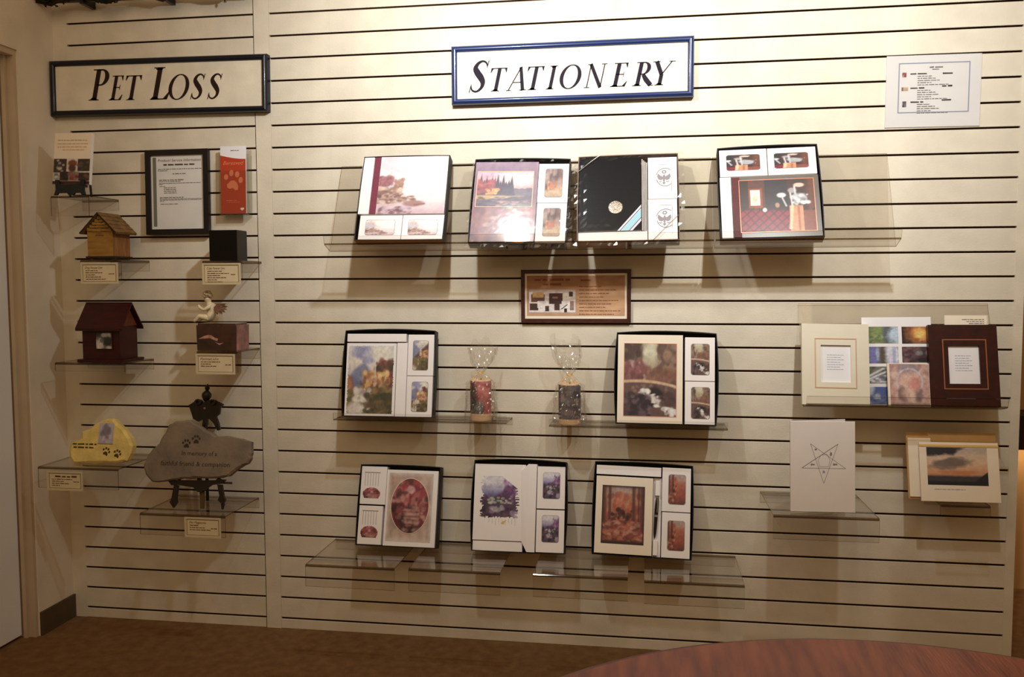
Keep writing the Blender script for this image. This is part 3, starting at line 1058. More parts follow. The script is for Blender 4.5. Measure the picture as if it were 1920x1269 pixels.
def glyph(ch):
    if ch == 'I':
        return bar(.16, 0, .16 + TK, 1) + serif(.222, 0, .38) + serif(.222, 1, .38, False), .44
    if ch in 'PR':
        q = bar(.16, 0, .16 + TK, 1) + serif(.222, 0, .38) + bar(.04, .966, .4, 1)
        q += ring(.38, .735, .30, .265, .14, .222, -90, 90) + bar(.26, .957, .40, 1) + bar(.26, .47, .40, .513)
        if ch == 'R':
            q += stroke([(.40, .48), (.58, .25), (.82, .02)], [.13, .19, .17]) + bar(.68, 0, .92, .03)
            return q, .86
        return q, .70
    if ch == 'E':
        q = bar(.16, 0, .16 + TK, 1) + serif(.222, 0, .3) + bar(.04, .966, .62, 1) + bar(.2, .5, .5, .535) + bar(.04, 0, .66, .034)
        q += [[(.62, .80), (.62, 1), (.52, .97), (.60, .80)], [(.66, 0), (.72, .22), (.695, .22), (.54, .03)], [(.5, .42), (.52, .42), (.52, .62), (.5, .62)], [(.5, .5), (.5, .53), (.44, .53), (.44, .5)]]
        return q, .70
    if ch == 'L':
        q = bar(.16, 0, .16 + TK, 1) + serif(.222, 0, .3) + serif(.222, 1, .38, False) + bar(.1, 0, .66, .034)
        q += [[(.66, 0), (.73, .26), (.705, .26), (.52, .03)]]
        return q, .72
    if ch == 'T':
        q = bar(.33, 0, .33 + TK, 1) + serif(.392, 0, .38) + bar(.02, .964, .76, 1)
        q += [[(.02, .80), (.04, .80), (.13, .97), (.02, 1)], [(.74, .80), (.76, .80), (.76, 1), (.65, .97)]]
        return q, .76
    if ch == 'O':
        return ring(.42, .5, .42, .52, .275, .480, 0, 360, 40), .84
    if ch == 'S':
        q = stroke([(.52, .83), (.46, .93), (.32, .985), (.17, .92), (.10, .77), (.20, .62), (.36, .46), (.47, .30), (.45, .13), (.30, .015), (.13, .06), (.05, .2)],
                   [TN, .055, .06, .11, .17, .20, .20, .165, .11, .06, .05, TN])
        q += [[(.51, .76), (.53, .76), (.56, 1.0), (.53, 1.0)], [(.02, -.01), (.05, -.01), (.07, .25), (.05, .25)]]
        return q, .58
    if ch == 'A':
        q = stroke([(.02, 0), (.44, 1)], [TN, TN]) + stroke([(.42, 1.0), (.72, 0)], [.14, .16]) + bar(.2, .33, .6, .366)
        q += bar(-.08, 0, .14, .028) + bar(.56, 0, .88, .028)
        return q, .82
    if ch == 'N':
        q = bar(.13, 0, .13 + TN, 1) + stroke([(.14, 1.0), (.80, .0)], [.14, .15]) + bar(.78, 0, .78 + TN, 1)
        q += bar(.02, 0, .28, .028) + bar(.0, .972, .2, 1) + bar(.66, .972, .92, 1)
        return q, .92
    if ch == 'Y':
        q = bar(.34, 0, .34 + TK, .46) + serif(.402, 0, .38) + stroke([(.10, 1), (.42, .45)], [.16, .16]) + stroke([(.78, 1), (.43, .45)], [TN, .05])
        q += bar(-.06, .972, .26, 1) + bar(.66, .972, .92, 1)
        return q, .84
    return [], .4


def lettering(parent, letters, m, y, depth=0.0012):
    """letters: (char, x of the baseline start, baseline z, cap height, width)"""
    for ch, x, z, h, w in letters:
        q, adv = glyph(ch)
        b = MB()
        for poly in q:
            pts = [(x + (p[0] / adv) * w + .27 * p[1] * h * .8, z + p[1] * h) for p in poly]
            b.prism(pts, y - depth, y, m)
        b.build('letter', parent)


def sign(name, label, o, w, h, roll, inner, frame_m, depth):
    t = thing(name, label, 'sign', o, 0, roll)
    fw = 0.019
    for (p0, p1) in (((-w / 2, 0), (w / 2, 0)), ((w / 2, 0), (w / 2, h)), ((w / 2, h), (-w / 2, h)), ((-w / 2, h), (-w / 2, 0))):
        # mitred rail with a rounded face
        d = Vector((p1[0] - p0[0], p1[1] - p0[1])).normalized()
        nrm = Vector((-d.y, d.x))
        prof = [(0, depth), (0, .008), (.0035, .0025), (.0095, 0), (.0155, .0025), (fw, .008), (fw, depth - .006)]
        vs = []
        for (a, yy) in prof:
            vs.append((p0[0] + d.x * a + nrm.x * a, yy, p0[1] + d.y * a + nrm.y * a))
            vs.append((p1[0] - d.x * a + nrm.x * a, yy, p1[1] - d.y * a + nrm.y * a))
        fs = [(2 * i, 2 * i + 1, 2 * i + 3, 2 * i + 2) for i in range(len(prof) - 1)]
        b = MB()
        b.faces(vs, fs, frame_m)
        b.faces(vs, [tuple(2 * i for i in range(len(prof))), tuple(2 * i + 1 for i in reversed(range(len(prof))))], frame_m)
        smoothify(b.build('frame_rail', t), 50)
    MB().box(-w / 2 + fw - .002, .012, fw - .002, w / 2 - fw + .002, depth - .002, h - fw + .002, PANELCREAM).build('panel', t)
    return t


st = sign('stationery_sign', 'white sign lettered STATIONERY in a glossy royal blue frame', (1.0436, -0.030, 1.8357), 0.7924, 0.1917, 0.06, None, NAVY, 0.030)
k = 0.000465
X0 = -0.3962
base = [('S', 205, 1.0, 114), ('T', 338, .75, 118), ('A', 490, .75, 122), ('T', 603, .75, 118), ('I', 758, .75, 62), ('O', 846, .75, 150), ('N', 1028, .75, 134),
        ('E', 1208, .75, 114), ('R', 1362, .75, 138), ('Y', 1488, .75, 130)]
lets = []
for ch, px, hh, w in base:
    lets.append((ch, X0 + (px - 85) * k, 0.0405, 0.101 if hh == 1 else 0.0755, w * k))
lettering(st, lets, INK, 0.012)

ps = sign('pet_loss_sign', 'cream sign lettered PET LOSS in a near-black frame', (-0.4095, -0.035, 1.8388), 0.8190, 0.1943, -0.54, None, DARKNAVY, 0.034)
k = 0.00044
X0 = -0.4095
lets = [('P', X0 + 325 * k, .053, .108, 158 * k), ('E', X0 + 503 * k, .052, .085, 114 * k), ('T', X0 + 625 * k, .051, .085, 138 * k),
        ('L', X0 + 850 * k, .050, .111, 176 * k), ('O', X0 + 1010 * k, .049, .085, 172 * k), ('S', X0 + 1208 * k, .049, .085, 98 * k), ('S', X0 + 1352 * k, .048, .085, 98 * k)]
lettering(ps, lets, INKBROWN, 0.012)

# ------------------------------------------------------------------ clear acrylic fixtures
def bent_sheet(name, poly, x0, x1, th, label, cat='shelf', group=None):
    """one sheet of acrylic bent along a (y, z) profile; cut edges are darker"""
    C_ = [Vector(p) for p in poly]
    P, bends = [C_[0]], []
    for i in range(1, len(C_) - 1):          # rounded bends
        d1, d2 = (C_[i] - C_[i - 1]).normalized(), (C_[i + 1] - C_[i]).normalized()
        r = min(.0038, (C_[i] - C_[i - 1]).length * .45, (C_[i + 1] - C_[i]).length * .45)
        for k_ in range(6):
            q = k_ / 5
            P.append((C_[i] - d1 * r) * (1 - q) ** 2 + C_[i] * 2 * q * (1 - q) + (C_[i] + d2 * r) * q * q)
        bends += list(range(len(P) - 6, len(P) - 1))
    P.append(C_[-1])
    off = []
    for i, p in enumerate(P):
        ns = []
        if i > 0:
            d = (p - P[i - 1]).normalized()
            ns.append(Vector((-d.y, d.x)))
        if i < len(P) - 1:
            d = (P[i + 1] - p).normalized()
            ns.append(Vector((-d.y, d.x)))
        n = sum(ns, Vector((0, 0))).normalized()
        n = n / max(.35, n.dot(ns[0]))
        off.append(p + n * th)
    n = len(P)
    b = MB()
    xm = (x0 + x1) / 2
    vs = [(x0 - xm, p.x, p.y) for p in P] + [(x1 - xm, p.x, p.y) for p in P] + [(x0 - xm, p.x, p.y) for p in off] + [(x1 - xm, p.x, p.y) for p in off]
    for i in range(n - 1):
        b.faces(vs, [(i, i + 1, n + i + 1, n + i), (3 * n + i, 3 * n + i + 1, 2 * n + i + 1, 2 * n + i)], ACEDGE if i in bends else ACRYLIC)
    b.faces(vs, [(2 * n + i, 2 * n + i + 1, i + 1, i) for i in range(n - 1)] + [(n + i, n + i + 1, 3 * n + i + 1, 3 * n + i) for i in range(n - 1)], ACEDGE)
    b.faces(vs, [(0, n, 3 * n, 2 * n), (n - 1, 3 * n - 1, 4 * n - 1, 2 * n - 1)], ACEDGE)
    o = smoothify(b.build(name), 35)
    o.location = (xm, 0, 0)
    return tag(o, label, cat, group)


def slant_unit(x0, x1, ztop, zbot, zfront, label, d0=.132, d1=.187):
    zl = zfront + .027
    return bent_sheet('slanted_display_shelf', [(-.0045, ztop + .004), (-d0, zbot), (-d1, zfront), (-d1 - .008, zl)], x0, x1, -.0035, label, 'shelf', 'slanted clear acrylic shelves')


def flat_unit(x0, x1, z, d, drop, label, up=0.0):
    return bent_sheet('acrylic_shelf', [(-.0012, z - .038), (-.0012, z - .004), (-d, z - .004), (-d, z - drop)], x0, x1, -.0040, label, 'shelf', 'flat clear acrylic shelves')


slant_unit(.256, .850, 1.638, 1.346, 1.368, 'slanted clear acrylic shelf in the top row under the two leftmost boxes')
slant_unit(.855, 1.496, 1.638, 1.346, 1.368, 'slanted clear acrylic shelf in the top row under the black album box')
slant_unit(1.501, 2.036, 1.638, 1.346, 1.368, 'slanted clear acrylic shelf in the top row under the red plaid box')
slant_unit(1.776, 2.345, 1.168, .857, .871, 'slanted clear acrylic shelf at right holding the ivory and dark brown albums')
bent_sheet('lipped_shelf', [(-.0012, .760), (-.0012, .7825), (-.130, .7825), (-.130, .808)], .255, .845, -.0035, 'shallow clear acrylic shelf under the mountain village box and red candle', 'shelf', 'shallow lipped acrylic shelves')
bent_sheet('lipped_shelf', [(-.0012, .754), (-.0012, .7765), (-.130, .7765), (-.130, .802)], .985, 1.550, -.0035, 'shallow clear acrylic shelf under the stone bridge box and grey candle', 'shelf', 'shallow lipped acrylic shelves')
flat_unit(.211, .508, .339, .285, .072, 'clear acrylic shelf in the bottom row, leftmost of four')
flat_unit(.554, .848, .341, .285, .072, 'clear acrylic shelf in the bottom row, second from the left')
flat_unit(.952, 1.243, .343, .285, .072, 'clear acrylic shelf in the bottom row, third from the left')
flat_unit(1.293, 1.590, .338, .285, .072, 'clear acrylic shelf in the bottom row, rightmost of four')
flat_unit(1.668, 1.966, .558, .295, .072, 'clear acrylic shelf under the white folder with the star')
flat_unit(2.178, 2.319, .570, .150, .034, 'small clear acrylic bracket under the sunset photo card')
flat_unit(-.726, -.584, 1.545, .170, .070, 'clear acrylic shelf under the pet book in the left corner')
flat_unit(-.624, -.472, 1.326, .170, .070, 'clear acrylic shelf under the wooden dog house urn')
flat_unit(-.188, -.046, 1.320, .150, .070, 'clear acrylic shelf under the black cube urn')
flat_unit(-.728, -.467, .973, .178, .030, 'clear acrylic shelf under the mahogany red house urn')
flat_unit(-.206, -.060, 1.016, .170, .070, 'clear acrylic shelf under the marble urn')
flat_unit(-.751, -.455, .624, .254, .072, 'clear acrylic shelf under the yellow memorial stone')
flat_unit(-.381, -.076, .477, .254, .072, 'clear acrylic shelf under the slate stone on its easel')

# ------------------------------------------------------------------ boxed stationery
def bowed(x0, z0, x1, z1, bow, n=8):
    """rectangle outline whose sides bulge outwards"""
    pts = []
    cx, cz = (x0 + x1) / 2, (z0 + z1) / 2
    for (a, b, nx, nz) in (((x0, z0), (x1, z0), 0, -.3), ((x1, z0), (x1, z1), 1, 0), ((x1, z1), (x0, z1), 0, 1), ((x0, z1), (x0, z0), -1, 0)):
        for k in range(n):
            t_ = k / n
            s = bow * (1 - (2 * t_ - 1) ** 2)
            pts.append((a[0] + (b[0] - a[0]) * t_ + nx * s, a[1] + (b[1] - a[1]) * t_ + nz * s))
    return pts


def tray(label, o, w, h, lean, roll, body, outside, bow=.004, depth=.042, group='open gift boxes of stationery'):
    t = thing('stationery_box', label, 'box', o, lean, roll, 0, group)
    outer = bowed(-w / 2, 0, w / 2, h, bow)
    n = len(outer)
    th = .0028
    inner = [(x * (1 - 2 * th / w), th + z * (1 - 2 * th / h)) for x, z in outer]
    b = MB()
    vs = [(x, 0, z) for x, z in outer] + [(x, depth, z) for x, z in bowed(-w / 2, 0, w / 2, h, 0)] + \
         [(x, 0, z) for x, z in inner] + [(x, depth - .003, z) for x, z in inner]
    b.faces(vs, [(2 * n + i, i, (i + 1) % n, 2 * n + (i + 1) % n) for i in range(n)], body)
    nb = n // 4
    b.faces(vs, [(i, n + i, n + (i + 1) % n, (i + 1) % n) for i in range(nb)], outside)
    b.faces(vs, [(i, n + i, n + (i + 1) % n, (i + 1) % n) for i in range(nb, n)], body)
    b.faces(vs, [(3 * n + i, 2 * n + i, 2 * n + (i + 1) % n, 3 * n + (i + 1) % n) for i in range(n)], body)
    b.faces(vs, [tuple(range(3 * n, 4 * n))], body)
    b.faces(vs, [tuple(range(2 * n - 1, n - 1, -1))], outside)
    b.build('tray', t)
    return t


def inside(name, label, cat, tr, group=None):
    """a thing lying in the tray: own top-level Empty with the tray's placing"""
    o = bpy.data.objects.new(name, None)
    o.empty_display_size = .04
    COL.objects.link(o)
    o.location = tr.location
    o.rotation_euler = tr.rotation_euler
    return tag(o, label, cat, group)


def slab(name, parent, r, m, y0=.004, y1=.038, side=None, inset=.0006, bev=.0008):
    x0, z0, x1, z1 = r
    x0, z0, x1, z1 = x0 + inset, z0 + inset, x1 - inset, z1 - inset
    b = MB()
    b.prism([(x0, z0), (x1, z0), (x1, z1), (x0, z1)], y0, y1, m, side, bev)
    return b.build(name, parent)


def window_pack(label, tr, r, win, fn, seed, y0=.004, shape=round_mask, crop=None, body=None, cell=.0022):
    t = inside('card_pack', label, 'card pack', tr, 'card packs in the open gift boxes')
    slab('carton', t, r, body or WHITE, y0, .039)
    if win:
        e = .0012
        b = MB()
        if shape is round_mask:
            pts = []
            x0, z0, x1, z1 = win
            rad = .006
            for (cx, cz, a) in ((x1 - rad, z1 - rad, 0), (x0 + rad, z1 - rad, 90), (x0 + rad, z0 + rad, 180), (x1 - rad, z0 + rad, 270)):
                for q in range(5):
                    A = math.radians(a + q * 22.5)
                    pts.append((cx + (rad + e) * math.cos(A), cz + (rad + e) * math.sin(A)))
            b.prism(pts, y0 - .0004, y0, WINEDGE)
            b.build('window_edge', t)
        picture('window_print', win, fn, t, y0 - .0008, cell, seed, shape, None, None, crop)
    return t


def album(name, label, tr, r, m, y0=.003, side=None, cat='album'):
    t = inside(name, label, cat, tr, None)
    slab('cover', t, r, m, y0, .038, side or WHITE)
    return t


# box 1: misty coast
t1 = tray('open gift box of misty coast stationery, leftmost in the top row', (.5008, -.175, 1.3819), .2946, .3057, 22, -.22, BLACKCARD, KRAFT, .002)
p = inside('envelope_pack', 'plain white envelope pack beside the maroon spine of the misty coast album', 'envelope pack', t1)
slab('carton', p, (-.1501, .0937, -.1098, .3045), WHITE, .001, .036)
a = album('guest_album', 'album with pale misty coast picture and maroon cloth spine', t1, (-.109, .0925, .1439, .3045), CREAM, .002)
slab('spine', a, (-.109, .0930, -.0862, .3040), MAROON, .0005, .003)
picture('cover_print', (-.0862, .0935, .1432, .3038), misty_coast, a, .0008, seed=11)
window_pack('left white window pack below the misty coast album', t1, (-.1378, .0021, .006, .0905), (-.1151, .0206, -.0176, .0728), misty_coast, 12, crop=(0, .3, .9, .9))
window_pack('right white window pack below the misty coast album', t1, (.007, .0022, .147, .0905), (.0288, .0203, .1246, .0726), misty_coast, 12, crop=(0, .3, .9, .9))

# box 2: evening lodge
t2 = tray('open black gift box with a mauve evening lodge album, second in the top row', (.8868, -.175, 1.3675), .3138, .3002, 22, -1.03, BLACKCARD, BLACKCARD, .004)
a = album('guest_album', 'glossy mauve album with an inset evening forest lodge picture', t2, (-.1545, .0031, .0545, .2909), GREYBROWN, .003)
picture('cover_print', (-.1535, .0042, .0535, .2900), mauve_cover, a, .0015, seed=21, m=PRINTG)
picture('inset_print', (-.1437, .1282, .0397, .2545), evening_lodge, a, .0008, seed=22, m=PRINTG)
rect_line(MB(), -.1452, .1267, .0412, .2560, .0022, .0004, .0012, PALELINE).build('inset_border', a)
window_pack('upper window pack beside the mauve lodge album', t2, (.0552, .1438, .1540, .285), (.0787, .1642, .1339, .2654), lodge_card, 24)
window_pack('lower window pack beside the mauve lodge album', t2, (.0562, .0039, .1535, .1432), (.0800, .0272, .1335, .1244), lodge_card, 24)

# box 3: black album with seal
t3 = tray('open grey gift box with a black medallion album, third in the top row', (1.2359, -.175, 1.3709), .3163, .3016, 22, .77, TAUPE, TAUPE, .002)
p = inside('envelope_pack', 'white envelope pack showing below the black album', 'envelope pack', t3)
slab('carton', p, (-.1563, .0035, .0610, .0352), WHITE, .006, .039)
p = inside('paper_stack', 'grey stack of sheets standing between black album and seal packs', 'paper stack', t3)
for q in range(4):
    slab('sheet', p, (.0430 + q * .0046, .0368, .0472 + q * .0046, .2878 - q * .003), PAGEGREY, .004 + q * .003, .036)
a = album('guest_album', 'black leather album with a silver medallion and diagonal blue ribbon', t3, (-.1555, .0363, .0415, .2990), BLACKLEATHER, .002, PAGEGREY)
bb = MB()
bb.lathe([(.0001, 0), (.012, .0002), (.0215, .0008), (.0235, .0022), (.0235, .0034)], SILVER, n=28)
md = bb.build('medallion', a)
md.rotation_euler = (math.pi / 2, 0, 0)
md.location = (-.0386, .0015, .1176)
md.location.y = .0022
md.rotation_euler = (-math.pi / 2, 0, 0)
md.location.y = -.0008
rel = MB()
rel.prism([(-.046, .124), (-.050, .132), (-.042, .128), (-.0386, .133), (-.035, .128), (-.027, .132), (-.031, .124), (-.034, .116), (-.032, .106), (-.0386, .110), (-.045, .106), (-.043, .116)], -.0022, -.0005, SILVER)
rel.build('medallion_relief', a)
rib = MB()
def rpt(s, off):     # ribbon running from lower middle to the right edge, at 47 degrees
    c, sn = math.cos(math.radians(50)), math.sin(math.radians(50))
    return (-.0255 + s * c - off * sn, .0365 + s * sn + off * c)
def rstrip(o0, o1, m_, y):
    pts = []
    for (off) in (o0, o1):
        c, sn = math.cos(math.radians(50)), math.sin(math.radians(50))
        # clip against bottom z=.0365 and right x=.0412
        x0b = -.012 - off * sn - (off * c) * c / sn
        s1 = (.0412 - (-.012 - off * sn)) / c
        pts.append(((x0b, .0367), (.0410, .0365 + s1 * sn + off * c)))
    rib.prism([pts[0][0], pts[0][1], pts[1][1], pts[1][0]], y, .002, m_)
rstrip(-.020, .016, RIBWHITE, .0014)
rstrip(-.0105, .0065, RIBBLUE, .0009)
rstrip(-.0135, -.0118, INK, .0008)
rstrip(.0085, .0102, INK, .0008)
rib.build('ribbon', a)


def seal(parent, cx, cz, y):
    b = MB()
    E = SEALGREY
    for (rx, ry, a0, a1) in ((.0300, .0335, 35, 165), (.0285, .0320, 195, 325)):
        for q in ring(cx + .004, cz, rx, ry, rx - .0022, ry - .0026, a0, a1, 22):
            if max(pt[0] for pt in q) < cx + .0245:
                b.prism(q, y - .0006, y, E)
    b.build('seal_rim', parent)
    b = MB()
    for s in (-1, 1):
        b.prism([(cx + s * .003, cz + .002), (cx + s * .010, cz + .006), (cx + s * .019, cz + .014), (cx + s * .021, cz + .003), (cx + s * .017, cz - .007), (cx + s * .008, cz - .010), (cx + s * .003, cz - .006)], y - .0007, y, E)
        for q in range(3):
            b.prism([(cx + s * (.006 + q * .005), cz - .013 - q * .001), (cx + s * (.012 + q * .004), cz - .018 + q * .003), (cx + s * (.014 + q * .004), cz - .0165 + q * .003), (cx + s * (.007 + q * .005), cz - .0115 - q * .001)], y - .0007, y, E)
    b.prism([(cx - .002, cz + .009), (cx + .003, cz + .010), (cx + .004, cz + .004), (cx + .003, cz - .012), (cx, cz - .018), (cx - .003, cz - .012), (cx - .003, cz + .004)], y - .0009, y, E)
    b.prism([(cx - .005, cz - .019), (cx, cz - .026), (cx + .005, cz - .019), (cx, cz - .015)], y - .0007, y, E)
    b.build('eagle', parent)
    b = MB()
    for q in ring(cx + .001, cz + .0195, .0075, .0065, .0035, .003, 0, 360, 18):
        b.prism(q, y - .0007, y, E)
    b.build('cloud_ring', parent)


for lab, r, cz in (('upper white pack embossed with an eagle seal', (.0628, .1440, .1545, .2915), .2190), ('lower white pack embossed with an eagle seal', (.0622, .0030, .1530, .1434), .0760)):
    p = window_pack(lab, t3, r, None, None, 0)
    seal(p, .1130, cz, .004)
    b = MB()
    b.box(.088, .0033, cz + .045, .137, .004, cz + .0458, TEXTGREY)
    b.box(.1364, .0033, cz - .052, .1372, .004, cz + .045, TEXTGREY)
    b.build('embossed_line', p)
for o_, pts in ((t3, [(-.160, -.002, .245), (-.085, -.005, .305)]), (t3, [(.075, -.004, -.003), (.162, -.004, .090)])):
    smoothify(MB().tube([pts[0], ((pts[0][0] + pts[1][0]) / 2, -.006, (pts[0][2] + pts[1][2]) / 2), pts[1]], .0009, CORD, 6).build('elastic_cord', t3))


def wrap(parent, x0, z0, x1, z1, seed, y=-.006):
    rg = np.random.default_rng(seed)
    nx, nz = 34, 30
    vs = []
    for j in range(nz):
        for i in range(nx):
            u, v = i / (nx - 1), j / (nz - 1)
            e = max(0, 1 - 9 * min(u, 1 - u, v, 1 - v))
            vs.append((x0 + (x1 - x0) * u + rg.normal(0, .0015) * e, y + .012 * e + rg.normal(0, .0028) * e + rg.normal(0, .00005), z0 + (z1 - z0) * v + rg.normal(0, .0015) * e))
    fs = [(j * nx + i, j * nx + i + 1, (j + 1) * nx + i + 1, (j + 1) * nx + i) for j in range(nz - 1) for i in range(nx - 1)]
    b = MB()
    b.faces(vs, fs, CELLO)
    return b.build('cellophane_wrap', parent)


CELLOFLAT = clear_mat('cellophane_taut', (0.985, 0.98, 0.975), 0.10, 1.4, bump=0.12, bscale=16, gain=0.4)
w2 = wrap(t2, -.168, -.012, .173, .304, 4)
w3 = wrap(t3, -.170, -.010, .176, .312, 5, -.008)
for w_ in (w2, w3):
    w_.data.materials[0] = CELLOFLAT
    w_.data.materials.append(CELLO)
    # loose crinkled margin, taut middle
    for poly in w_.data.polygons:
        c = poly.center
        if c.x > .150 or c.x < -.155 or c.z < .006 or c.z > .292:
            poly.material_index = 1

# box 4: club room
t4 = tray('open black gift box with a club room album, rightmost in the top row', (1.6699, -.175, 1.3751), .3039, .3161, 22, 1.17, BLACKCARD, KRAFT, .004)
window_pack('left window pack above the red plaid album', t4, (-.1466, .2153, -.001, .3106), (-.1245, .237, -.0232, .2909), club_room, 43, crop=(.55, .05, 1, .75))
window_pack('right window pack above the red plaid album', t4, (.0004, .2152, .1470, .3102), (.021, .2384, .1224, .2903), club_room, 43, crop=(.55, .05, 1, .75))
p = inside('envelope_pack', 'narrow plain white pack left of the red plaid album', 'envelope pack', t4)
slab('carton', p, (-.1485, .0036, -.1140, .2127), WHITE, .001, .036)
a = album('guest_album', 'glossy album with a picture of a red plaid table and club bag', t4, (-.1128, .004, .1484, .2118), GREYBROWN, .002)
slab('spine', a, (-.1125, .0045, -.088, .2113), OXBLOOD, .0008, .003)
picture('cover_print', (-.0901, .0227, .1317, .1983), club_room, a, .0012, seed=42, m=PRINTG, cell=.0018)
rect_line(MB(), -.0916, .0212, .1332, .1998, .0018, .0006, .002, COPPER).build('picture_border', a)

# box 5: mountain village
t5 = tray('open black gift box with a mountain village sheet, left in the middle row', (.4370, -.115, .7950), .3144, .2927, 11, .16, BLACKCARD, BLACKCARD, .006)
p = inside('envelope_pack', 'white pack lying across the top of the mountain village box', 'envelope pack', t5)
slab('carton', p, (-.1510, .2541, .0575, .2823), WHITE, .002, .036)
a = album('picture_folder', 'white folder with a deckled mountain village picture', t5, (-.151, .0024, .0240, .2501), WHITE, .003, cat='folder')
rg = np.random.default_rng(7)
jag = rg.random(400)
def deckle(u, v):
    return (u > .012 + .02 * jag[(v * 60).astype(int)] * .4) & (u < .985 - .012 * jag[(v * 70).astype(int) + 80]) & (v > .01 + .008 * jag[(u * 50).astype(int) + 170]) & (v < .988 - .008 * jag[(u * 50).astype(int) + 240])
picture('cover_print', (-.1451, .0080, .0186, .2430), mountain_village, a, .0022, seed=51, mask=deckle, cell=.0018)
p = inside('envelope_pack', 'upright plain white pack between mountain village folder and window packs', 'envelope pack', t5)
slab('carton', p, (.0250, .0020, .0620, .2521), WHITE, .006, .037)
window_pack('upper window pack beside the mountain village folder', t5, (.0632, .1401, .1540, .2801), (.0819, .1597, .134, .2586), mountain_village, 52, crop=(.3, .2, .9, .95))
window_pack('lower window pack beside the mountain village folder', t5, (.0632, .0018, .1535, .1396), (.0825, .0204, .1365, .1193), mountain_village, 53, crop=(.2, .1, .8, .95))

# box 6: stone bridge
t6 = tray('open black gift box with a stone bridge album, right in the middle row', (1.3569, -.115, .7888), .3177, .2961, 11, -.35, BLACKCARD, BLACKCARD, .007)
a = album('guest_album', 'cream album with a sepia stone bridge picture', t6, (-.1550, .0028, .0536, .2897), CREAM, .002)
picture('cover_print', (-.1334, .0262, .0327, .2603), stone_bridge, a, .0012, seed=61, cell=.0018)
rect_line(MB(), -.1350, .0246, .0343, .2619, .0014, .0010, .002, PALELINE).build('picture_border', a)
window_pack('upper window pack beside the stone bridge album', t6, (.0594, .142, .1545, .2835), (.0797, .1623, .1362, .2614), stone_bridge, 62, crop=(.2, .1, .9, .95))
window_pack('lower window pack beside the stone bridge album', t6, (.0600, .0030, .1545, .1411), (.0809, .0225, .1379, .1218), stone_bridge, 63, crop=(.2, .1, .9, .95))

# box 7: garden steps
t7 = tray('open black gift box with an oval garden album, left in the bottom row', (.4623, -.118, .3544), .2822, .2720, 15, -.33, BLACKCARD, BLACKCARD, .003)
for lab, r, dome, ln in (('upper white pack with a small domed garden picture', (-.1385, .1372, -.0472, .267), (-.1285, .1565, -.0672, .1949), (-.1265, .2000, -.0705, .2476)),
                         ('lower white pack with a small domed garden picture', (-.1379, .0032, -.0528, .1336), (-.1269, .0247, -.0669, .0656), (-.1255, .0700, -.0690, .1180))):
    p = window_pack(lab, t7, r, None, None, 0)
    picture('window_print', dome, garden_steps, p, .0032, .0022, 73, dome_mask, None, None, (.1, .2, .9, .8))
    b = MB()
    for q in range(6):
        x = ln[0] + (ln[2] - ln[0]) * (q + .3) / 6
        b.box(x, .0035, ln[1], x + .0012, .004, ln[3] - .004, WINEDGE)
    b.box(ln[0], .0034, ln[3] - .003, ln[2], .004, ln[3] - .001, TEXTGREY)
    b.build('ruled_lines', p)
a = album('guest_album', 'white album with an oval red garden steps picture', t7, (-.0465, .0020, .1348, .2581), WHITE, .002)
picture('background_print', (-.038, .0192, .1182, .248), tan_wash, a, .0012, seed=71)
picture('oval_print', (-.0248, .0466, .1066, .2297), garden_steps, a, .0004, seed=72, mask=oval_mask, cell=.0018)
b = MB()
for q in ring(.0409, .13815, .0672, .0930, .0655, .0913, 0, 360, 44):
    b.prism(q, -.0002, .0008, CREAM)
b.build('oval_border', a)

# box 8: heather bank
t8 = tray('open black gift box with a purple heather folder, middle of the bottom row', (.8786, -.120, .3544), .3128, .2995, 15, .12, BLACKCARD, BLACKCARD, .007)
a = album('picture_folder', 'white folder with a ragged edged purple heather picture', t8, (-.1545, .0350, .0196, .2877), WHITE, .003, cat='folder')
def ragged(u, v):
    return (u > .10 * jag[(v * 40).astype(int)]) & (u < 1 - .12 * jag[(v * 46).astype(int) + 90]) & (v < .97 - .04 * jag[(u * 40).astype(int) + 200]) & ~((v < .3) & (u > .55 + v * 1.4))
picture('cover_print', (-.1325, .1054, .0008, .2474), heather_bank, a, .0022, seed=81, mask=ragged, cell=.0018)
b = MB()
for q in range(9):
    x = -.10 + q * .011
    b.box(x, .0027, .094 - .004 * (q % 3), x + .0006, .003, .107, TEXTGREY)
b.prism([(-.060, .092), (-.050, .089), (-.046, .097), (-.040, .104), (-.056, .098)], .0026, .003, RAFFIA)
b.build('grass_strokes', a)
p = inside('envelope_pack', 'white pack showing below the purple heather folder', 'envelope pack', t8)
slab('carton', p, (-.1535, .0012, .0150, .034), WHITE, .006, .038)
p = inside('envelope_pack', 'folded white card standing upright between heather folder and window packs', 'envelope pack', t8)
b = MB()
b.faces([(.006, -.001, .268), (.030, -.006, .2900), (.030, -.006, .0030), (.012, -.001, .036), (.0575, -.001, .290), (.0560, -.001, .0025), (.006, .036, .268), (.012, .036, .036), (.0575, .036, .290), (.0560, .036, .0025)],
        [(0, 3, 2, 1), (1, 2, 5, 4), (6, 7, 3, 0), (4, 5, 9, 8), (0, 1, 4, 8, 6), (3, 7, 9, 5, 2), (6, 8, 9, 7)], WHITE)
b.build('carton', p)
for lab, r, win in (('upper window pack beside the purple heather folder', (.0588, .144, .1532, .2841), (.0795, .1784, .135, .263)), ('lower window pack beside the purple heather folder', (.0590, .0025, .1532, .1415), (.0792, .037, .134, .1228))):
    window_pack(lab, t8, r, win, heather_bank, 82)

